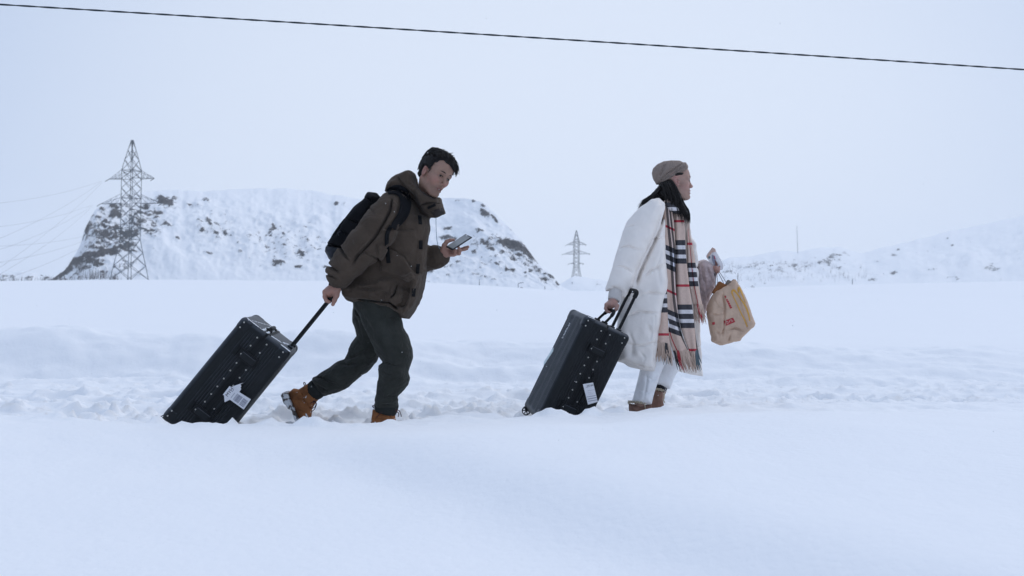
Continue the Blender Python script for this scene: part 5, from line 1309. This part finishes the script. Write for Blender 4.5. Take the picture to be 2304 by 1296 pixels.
def tele(par, hx, ext, half=.085):
    h = root_local(par, "telescopic_handle"); m = MB()
    for b in (-1, 1):
        m = MB(); m.box((hx, b * half, LS + ext / 2 - .02), (.0085, .012, ext / 2 + .02), None, .003); m.build("rod", TRIM, h, False)
        MB().box((hx, b * half, LS + .004), (.016, .022, .009), None, .004).build("rod_socket", SHELL, h, False)
    m = MB(); z = LS + ext
    m.tube(spline([(hx, -half, z - .03), (hx, -half, z - .004), (hx, -half + .018, z + .008), (hx, 0, z + .011), (hx, half - .018, z + .008), (hx, half, z - .004), (hx, half, z - .03)], 30), .0155, 10); m.build("grip", TRIM, h)
    return h
def root_local(par, name):
    o = bpy.data.objects.new(name, None); COL.objects.link(o); o.parent = par; return o
def top_handle(par, hx, rise, ln=0.):
    m = MB(); m.tube(spline([(hx, -.10, LS + .002), (hx + ln * .6, -.095, LS + rise * .6), (hx + ln, -.06, LS + rise), (hx + ln, .0, LS + rise * 1.04), (hx + ln, .06, LS + rise), (hx + ln * .6, .095, LS + rise * .6), (hx, .10, LS + .002)], 30), [.009] * 6 + [.0125] * 18 + [.009] * 6, 10)
    h = m.build("top_handle", TRIM, par)
    for b in (-1, 1): MB().box((hx, b * .10, LS + .004), (.020, .016, .010), None, .004).build("handle_mount", TRIM, h, False)
    return h
def crust(par, bits, seed):
    """Thin frozen snow caught on edges and ribs."""
    rr = random.Random(seed); m = MB(); v, f = ico(2)
    for (a, b, n, r) in bits:
        a, b = np.array(a, float), np.array(b, float)
        for q in range(n):
            p = a + (b - a) * rr.random() + np.array([rr.gauss(0, .0025), rr.gauss(0, .004), 0])
            s = r * rr.uniform(.6, 1.3); m.add(v * np.array([s * 1.3, s * 1.3, s * .45]) * (1 + .3 * np.array([rr.random() for _ in range(len(v))])[:, None]) + p, f)
    o = m.build("snow_crust", SNOW, par); o["kind"] = "stuff"; return o
def copy_parts(src, dst):
    for ch in list(src.children):
        c = ch.copy(); COL.objects.link(c); c.parent = dst; copy_parts(ch, c)
sc2 = suitcase(SW, 0, 0, "black ribbed suitcase tilted beside the cream coat, held by its top handle", 0)
copy_parts(sc1, sc2)
tele(sc1, .1365, .372); tele(sc2, .118, .262)
top_handle(sc1, -.015, .016); top_handle(sc2, .004, .094, .036)
xt = T0 / 2
crust(sc1, [((-xt + .025, -.22, LS), (-xt + .10, -.225, LS), 70, .003), ((-.10, -.225, LS + .001), (-.03, -.228, LS + .001), 30, .002), ((-.125, -.19, LS), (-.045, .19, LS), 60, .002), ((-.035, -.22, LS + .002), (-.03, .22, LS + .002), 200, .0035), ((-.008, -.22, LS + .003), (-.004, .22, LS + .003), 160, .0035), ((.02, -.19, LS), (.075, -.15, LS), 70, .004), ((.10, -.225, LS), (.15, -.22, LS), 80, .004), ((.09, -.10, LS), (.12, .0, LS), 60, .005), ((.148, -.2395, .16), (.12, -.2395, .06), 22, .003)], 1)
crust(sc2, [((-xt + .02, -.20, LS), (-xt + .02, .2, LS - .002), 50, .002), ((-xt + .02, -.225, LS - .005), (-xt + .06, -.232, LS - .002), 60, .003), ((-xt - .001, .06, LS - .09), (-xt - .001, .07, LS - .20), 90, .0022)], 2)
# cyan-white sticker on the wide side of the second case
st = MB().box((-xt - .0006, .20, .37), (.0016, .022, .065), RX(.5)).build("sticker", mat("pale_sticker", (.62, .72, .74), .5), sc2, False)

# ---------------------------------------------------------------- luggage tags
PAPER = mat("white_tag_paper", (.70, .70, .73), .7, var=.05, vscale=30)
INK = mat("black_ink", (.03, .032, .045), .8); INK2 = mat("grey_ink", (.20, .21, .27), .8)
def on_plane(px, py, M4, off):
    """Where the pixel's ray meets the case's narrow side, off metres in front of it."""
    q0 = np.array(M4 @ Vector((0, -W0_ / 2 - off, LS / 2))); n = np.array((M4.to_3x3() @ Vector((0, -1, 0))))
    d = P(px, py, 1.) - np.array([0, 0, HC]); c = np.array([0, 0, HC]); t = ((q0 - c) @ n) / (d @ n); return c + d * t
def poly_plate(pts, th, m, name, parent, smooth=False):
    pts = np.array(pts); n = len(pts); nn = np.cross(pts[1] - pts[0], pts[2] - pts[0]); nn /= np.linalg.norm(nn)
    if nn[1] > 0: nn = -nn
    V = np.concatenate([pts + nn * th / 2, pts - nn * th / 2])
    return obj(name, V, [tuple(range(n)), tuple(range(2 * n - 1, n - 1, -1))] + [(i, i + n, (i + 1) % n + n, (i + 1) % n) for i in range(n)], m, parent, smooth)
def text_on(s, o, ex, ey, size, m, parent, name="lettering"):
    cu = bpy.data.curves.new("t", 'FONT'); cu.body = s; cu.size = 1.; cu.extrude = .02
    ob = bpy.data.objects.new("t", cu); COL.objects.link(ob); dg = bpy.context.evaluated_depsgraph_get(); me = bpy.data.meshes.new_from_object(ob.evaluated_get(dg))
    bpy.data.objects.remove(ob); ez = np.cross(ex, ey); B = np.stack([ex, ey, ez], 1) * size
    V = np.empty(len(me.vertices) * 3, np.float32); me.vertices.foreach_get("co", V); V = V.reshape(-1, 3) @ B.T + o
    me.vertices.foreach_set("co", V.astype(np.float32).ravel()); me.update(); me.materials.clear(); me.materials.append(m)
    q = bpy.data.objects.new(name, me); return link(q, parent, parent.get("_loc"))
def make_tag(corners, M4, label, off, flip, bars):
    q = [on_plane(a, b, M4, off) for a, b in corners]         # text start corner, along text, far end ...
    t = root("luggage_tag", q[0], label, "luggage tag")
    poly_plate(q, .0012, PAPER, "tag_paper", t)
    o, ex, ey = q[0], q[1] - q[0], q[3] - q[0]; n = np.cross(ex, ey); n /= np.linalg.norm(n); n = -n if n[1] > 0 else n
    pt = lambda u, v, h=.0012: o + ex * u + ey * v + n * h
    wl_ = np.linalg.norm(ex); eu = ex / wl_; ev = -ey / np.linalg.norm(ey); ev = ev - eu * (ev @ eu); ev /= np.linalg.norm(ev)
    if not flip: text_on("MYH", pt(.08, .20), eu, ev, wl_ * .44, INK, t)
    else: text_on("MYH", pt(.97, .06), -eu, -ev, wl_ * .30, INK, t)
    for (u0, v0, u1, v1, ink) in bars: poly_plate([pt(u0, v0), pt(u1, v0), pt(u1, v1), pt(u0, v1)], .0003, ink, "print_bar", t)
    return t, pt
rb = random.Random(2); bars = []
v = .42
while v < .68: w = rb.choice([.010, .014, .022]); bars.append((.16, v, .86, v + w, INK2)); v += w + rb.choice([.010, .016])
u = .16
while u < .84: w = rb.choice([.025, .04, .06]); bars.append((u, .72, u + w, .93, INK2)); u += w + rb.choice([.03, .045])
for q in range(6): bars.append((.18 + q * .10, .315, .26 + q * .10, .335, INK2))
bars.append((.70, .21, .94, .228, INK2))
t1, pt1 = make_tag([(501.5, 888), (516.5, 868.5), (564.5, 898.5), (548.5, 921.5)], SM, "white bar-coded luggage tag on the low dragged suitcase", .034, False, bars)
poly_plate([on_plane(a, b, SM, .030) for a, b in [(520, 871), (533, 866), (548, 861), (541, 865), (543, 869), (541, 872.5), (543, 875), (537, 884)]], .001, PAPER, "torn_end", t1)
poly_plate([on_plane(a, b, SM, .031) for a, b in [(504, 889), (505.5, 905), (518, 899)]], .001, PAPER, "torn_end", t1)
bars2 = [(.06, .62, .94, .64, INK2), (.08, .72, .96, .75, INK2), (.10, .83, .98, .855, INK2), (.2, .16, .48, .18, INK2), (.3, .34, .95, .35, INK2), (.25, .45, .6, .455, INK2), (.3, .52, .7, .525, INK2)]
t2, _ = make_tag([(1311.5, 864.5), (1334.5, 860.5), (1345, 904), (1323, 910.5)], SW, "white paper luggage tag hanging on the suitcase beside the cream coat", .03, True, bars2)

# ---------------------------------------------------------------- paper bag and the packet
BD = 6.55
KRAFT = mat("kraft_paper", (.54, .385, .285), .85, var=.12, vscale=16, bump=.35, bscale=60)
bagr = root("paper_bag", P(1645, 776, BD), "brown paper takeaway bag with red print hanging from the far hand", "bag")
def b2(pts): return w2(pts, BD)
PB = Field((P(1575, 0, BD)[0], BD - .13, P(0, 790, BD)[2]), (P(1706, 0, BD)[0], BD + .13, P(0, 620, BD)[2]), .0035)
PB.op(puff(b2([(1609, 656), (1621, 649), (1637, 638), (1652, 628), (1661, 642), (1675, 664), (1688, 698), (1697, 727), (1694, 736), (1675, 753), (1663, 766), (1645, 771), (1622, 777), (1612, 774), (1603, 768), (1595, 733), (1591, 704), (1592, 690), (1600, 668)]), BD, .072, .028), .01)
for ln, dp, w in [([(1621, 652), (1626, 690), (1624, 735), (1620, 760)], .010, .006), ([(1600, 672), (1612, 690), (1625, 700)], .006, .006), ([(1593, 706), (1612, 708), (1628, 704)], .006, .004), ([(1652, 634), (1660, 680), (1672, 720), (1678, 748)], .004, .004), ([(1628, 742), (1650, 738), (1674, 746)], .008, .006), ([(1640, 745), (1636, 760), (1632, 774)], .008, .005), ([(1600, 740), (1615, 750), (1630, 745)], .005, .006), ([(1650, 690), (1640, 720), (1628, 740)], .003, .008)]:
    groove(PB, b2(ln), dp, w, BD - .3, BD, .7)
PB.sub(puff(b2([(1610, 634), (1650, 606), (1651, 632), (1614, 656)]), BD + .005, .055, .01), .006)
PB.disp(lambda x, y, z: -.010 * (np.abs(vnoise3(x * 17, y * 17, z * 17, 22) - .5) - .12) - .004 * (np.abs(vnoise3(x * 45, y * 45, z * 45, 23) - .5) - .12))
PB.build("bag_paper", KRAFT, bagr)
def zb(x, y): return (1580 + x / 5.184, 540 + y / 5.184)
REDP, YELP = mat("red_print", (.42, .05, .055), .8), mat("yellow_print", (.60, .33, .07), .8)
patch(PB, [zb(258, 655), zb(274, 648), zb(351, 792), zb(328, 802)], BD - .07, .0012, .002, "red_banner", REDP, bagr, 8, 4)
rp_ = patch(PB, [zb(250, 945), zb(360, 905), zb(386, 955), zb(268, 1006)], BD - .07, .0012, .002, "red_label", REDP, bagr, 8, 6)
patch(PB, [zb(112, 962), zb(146, 954), zb(150, 984), zb(120, 992)], BD - .07, .0012, .002, "red_mark", REDP, bagr, 5, 5)
PALE = mat("pale_print", (.60, .42, .36), .8)
strap(PB, [zb(278, 975), zb(276, 958), zb(290, 950), zb(302, 958), zb(300, 974), zb(286, 980)], [1.1, 1.1], BD - .07, .003, .001, "printed_glyph", PALE, rp_, 14, 3)
strap(PB, [zb(318, 962), zb(322, 938), zb(340, 930), zb(345, 950), zb(360, 940)], [1.1, 1.1], BD - .07, .003, .001, "printed_glyph", PALE, rp_, 14, 3)
for q in range(5): strap(PB, [zb(277 + q * 14, 684 + q * 24), zb(284 + q * 14, 680 + q * 24)], [.7, .7], BD - .07, .003, .001, "printed_glyph", PALE, bagr, 4, 3)
strap(PB, [zb(526, 1012), zb(498, 940), zb(452, 850), zb(404, 745), zb(362, 655), zb(347, 608), zb(365, 586), zb(396, 612), zb(452, 692), zb(502, 765), zb(537, 855), zb(556, 945)], [2.4, 3.2, 2.4, 2.2, 2.6, 3.8, 4.6, 3.6, 3, 3.6, 3.6, 2.2], BD - .07, .0012, .002, "yellow_arch", YELP, bagr, 60, 4)
strap(PB, [zb(424, 612), zb(420, 578), zb(428, 556), zb(442, 572), zb(470, 640), zb(505, 735)], [3, 4.4, 4.4, 4, 3, 1.5], BD - .07, .0012, .002, "yellow_arch", YELP, bagr, 30, 4)
BROWN = mat("brown_card", (.25, .10, .035), .8, var=.2, vscale=30)
bx_ = MB(); bx_.box(P(1619, 651, BD + .005), (.030, .025, .045), RY(.55), .004); tag(bx_.build("food_box", BROWN, None, False), "small brown card box sticking out of the paper bag", "box")
bx_ = MB(); bx_.box(P(1638, 637, BD + .02), (.012, .02, .02), RY(.5), .004); tag(bx_.build("small_package", mat("grey_card", (.22, .19, .16), .8), None, False), "small grey-brown package peeping over the paper bag's right rim", "package")
CORD = mat("paper_cord", (.26, .25, .27), .9)
for a, b in [((1610.5, 613), (1608, 662)), ((1613, 613), (1614, 658)), ((1615, 612), (1634, 650)), ((1618, 611), (1637, 641))]:
    m = MB(); m.tube(spline([wp(a[0], a[1], .14), (wp(a[0], a[1], .14) + P(*b, BD)) / 2 + [.002, 0, 0], P(*b, BD)], 10), .0022, 6); m.build("cord_handle", CORD, bagr)
# clear packet held above the bag
PK = bpy.data.materials.new("clear_film"); PK.use_nodes = True; pb_ = PK.node_tree.nodes["Principled BSDF"]
pb_.inputs["Base Color"].default_value = (.80, .78, .80, 1); pb_.inputs["Roughness"].default_value = .25; pb_.inputs["Transmission Weight"].default_value = .35; pb_.inputs["IOR"].default_value = 1.15
pk = root("snack_packet", wp(1610, 606, .13), "small clear packet with printed card gripped above the paper bag", "packet")
def crumple(pts, D, th, m, name, par, n=14, amp=.006, seed=0):
    """Filmy pouch: an outline filled and wrinkled."""
    p = np.array(pts, float); c = p.mean(0); ring = spline(np.vstack([p, p[:1]]), 40)[:-1]; V = []; rings = 7
    for i in range(rings):
        f = i / (rings - 1)
        for (a, b) in ring:
            q = c + (np.array([a, b]) - c) * f; V.append(P(q[0], q[1], D + amp * 2 * (vnoise(q[0] * .35, q[1] * .35, seed) - .5) - th * (1 - f * f)))
    k_ = len(ring); n1 = len(V)
    V2 = [v + np.array([0, 2 * th * (1 - (i // k_ / (rings - 1)) ** 2) + .0006, 0]) for i, v in enumerate(V)]
    Fc = [(i * k_ + j, i * k_ + (j + 1) % k_, (i + 1) * k_ + (j + 1) % k_, (i + 1) * k_ + j) for i in range(rings - 1) for j in range(k_)]
    F2 = [tuple(x + n1 for x in f[::-1]) for f in Fc] + [((rings - 1) * k_ + j, (rings - 1) * k_ + (j + 1) % k_, n1 + (rings - 1) * k_ + (j + 1) % k_, n1 + (rings - 1) * k_ + j) for j in range(k_)]
    return obj(name, np.array(V + V2), np.array(Fc + F2), m, par)
PKD = WD + .165
crumple([(1603, 556), (1596, 565), (1589, 576), (1594, 586), (1601, 597), (1608, 604), (1618, 607), (1626, 606), (1627, 595), (1620, 581), (1612, 567)], PKD, .008, PK, "film", pk)
crumple([(1603, 557), (1596, 567), (1590, 577), (1594, 580), (1601, 570), (1607, 563), (1611, 567), (1609, 560)], PKD - .010, .001, mat("peach_print", (.55, .38, .32), .6), "header_card", pk, amp=.002)
crumple([(1602, 573), (1606, 575), (1610, 583), (1615, 597), (1612, 600), (1606, 595), (1602, 585)], PKD - .012, .002, mat("grey_print", (.26, .26, .32), .6), "printed_card", pk, amp=.002, seed=2)
crumple([(1606, 574), (1608, 576), (1610, 582), (1608, 583)], PKD - .016, .001, mat("pink_print", (.42, .08, .14), .6), "printed_stripe", pk, amp=.001, seed=3)
crumple([(1608, 585), (1612, 588), (1615, 596), (1610, 597)], PKD - .016, .001, mat("brown_print", (.16, .08, .07), .6), "printed_stripe", pk, amp=.001, seed=4)
crumple([(1594, 576), (1598, 577), (1598, 581), (1594, 582)], PKD - .012, .002, mat("teal_print", (.10, .16, .17), .6), "printed_spot", pk, amp=.001, seed=5)
# ---------------------------------------------------------------- falling snow and the hazy air
fl = MB()
for _ in range(420):
    D = random.uniform(3.2, 8.5); p = P(random.uniform(-100, 2400), random.uniform(-50, 1000), D)
    if p[2] < .3: continue
    r_ = random.uniform(.0012, .0026)
    fl.add(p + np.array([[r_, 0, 0], [-r_, 0, 0], [0, r_, 0], [0, -r_, 0], [0, 0, r_], [0, 0, -r_]]), [(0, 2, 4), (2, 1, 4), (1, 3, 4), (3, 0, 4), (2, 0, 5), (1, 2, 5), (3, 1, 5), (0, 3, 5)])
f_ = fl.build("falling_snow", SNOW); f_["kind"] = "stuff"; f_["label"] = "sparse small snowflakes drifting through the air"

hz = bpy.data.materials.new("haze_air"); hz.use_nodes = True
N, L = hz.node_tree.nodes, hz.node_tree.links; N.clear()
vo = N.new("ShaderNodeVolumePrincipled"); vo.inputs["Color"].default_value = (.97, .985, 1, 1); vo.inputs["Density"].default_value = .00048
mo = N.new("ShaderNodeOutputMaterial"); L.new(vo.outputs[0], mo.inputs["Volume"])
h_ = MB().box((0, 700, 40), (1650, 900, 56)).build("haze", hz, smooth=False); h_["kind"] = "stuff"; h_["label"] = "pale winter haze filling the air"
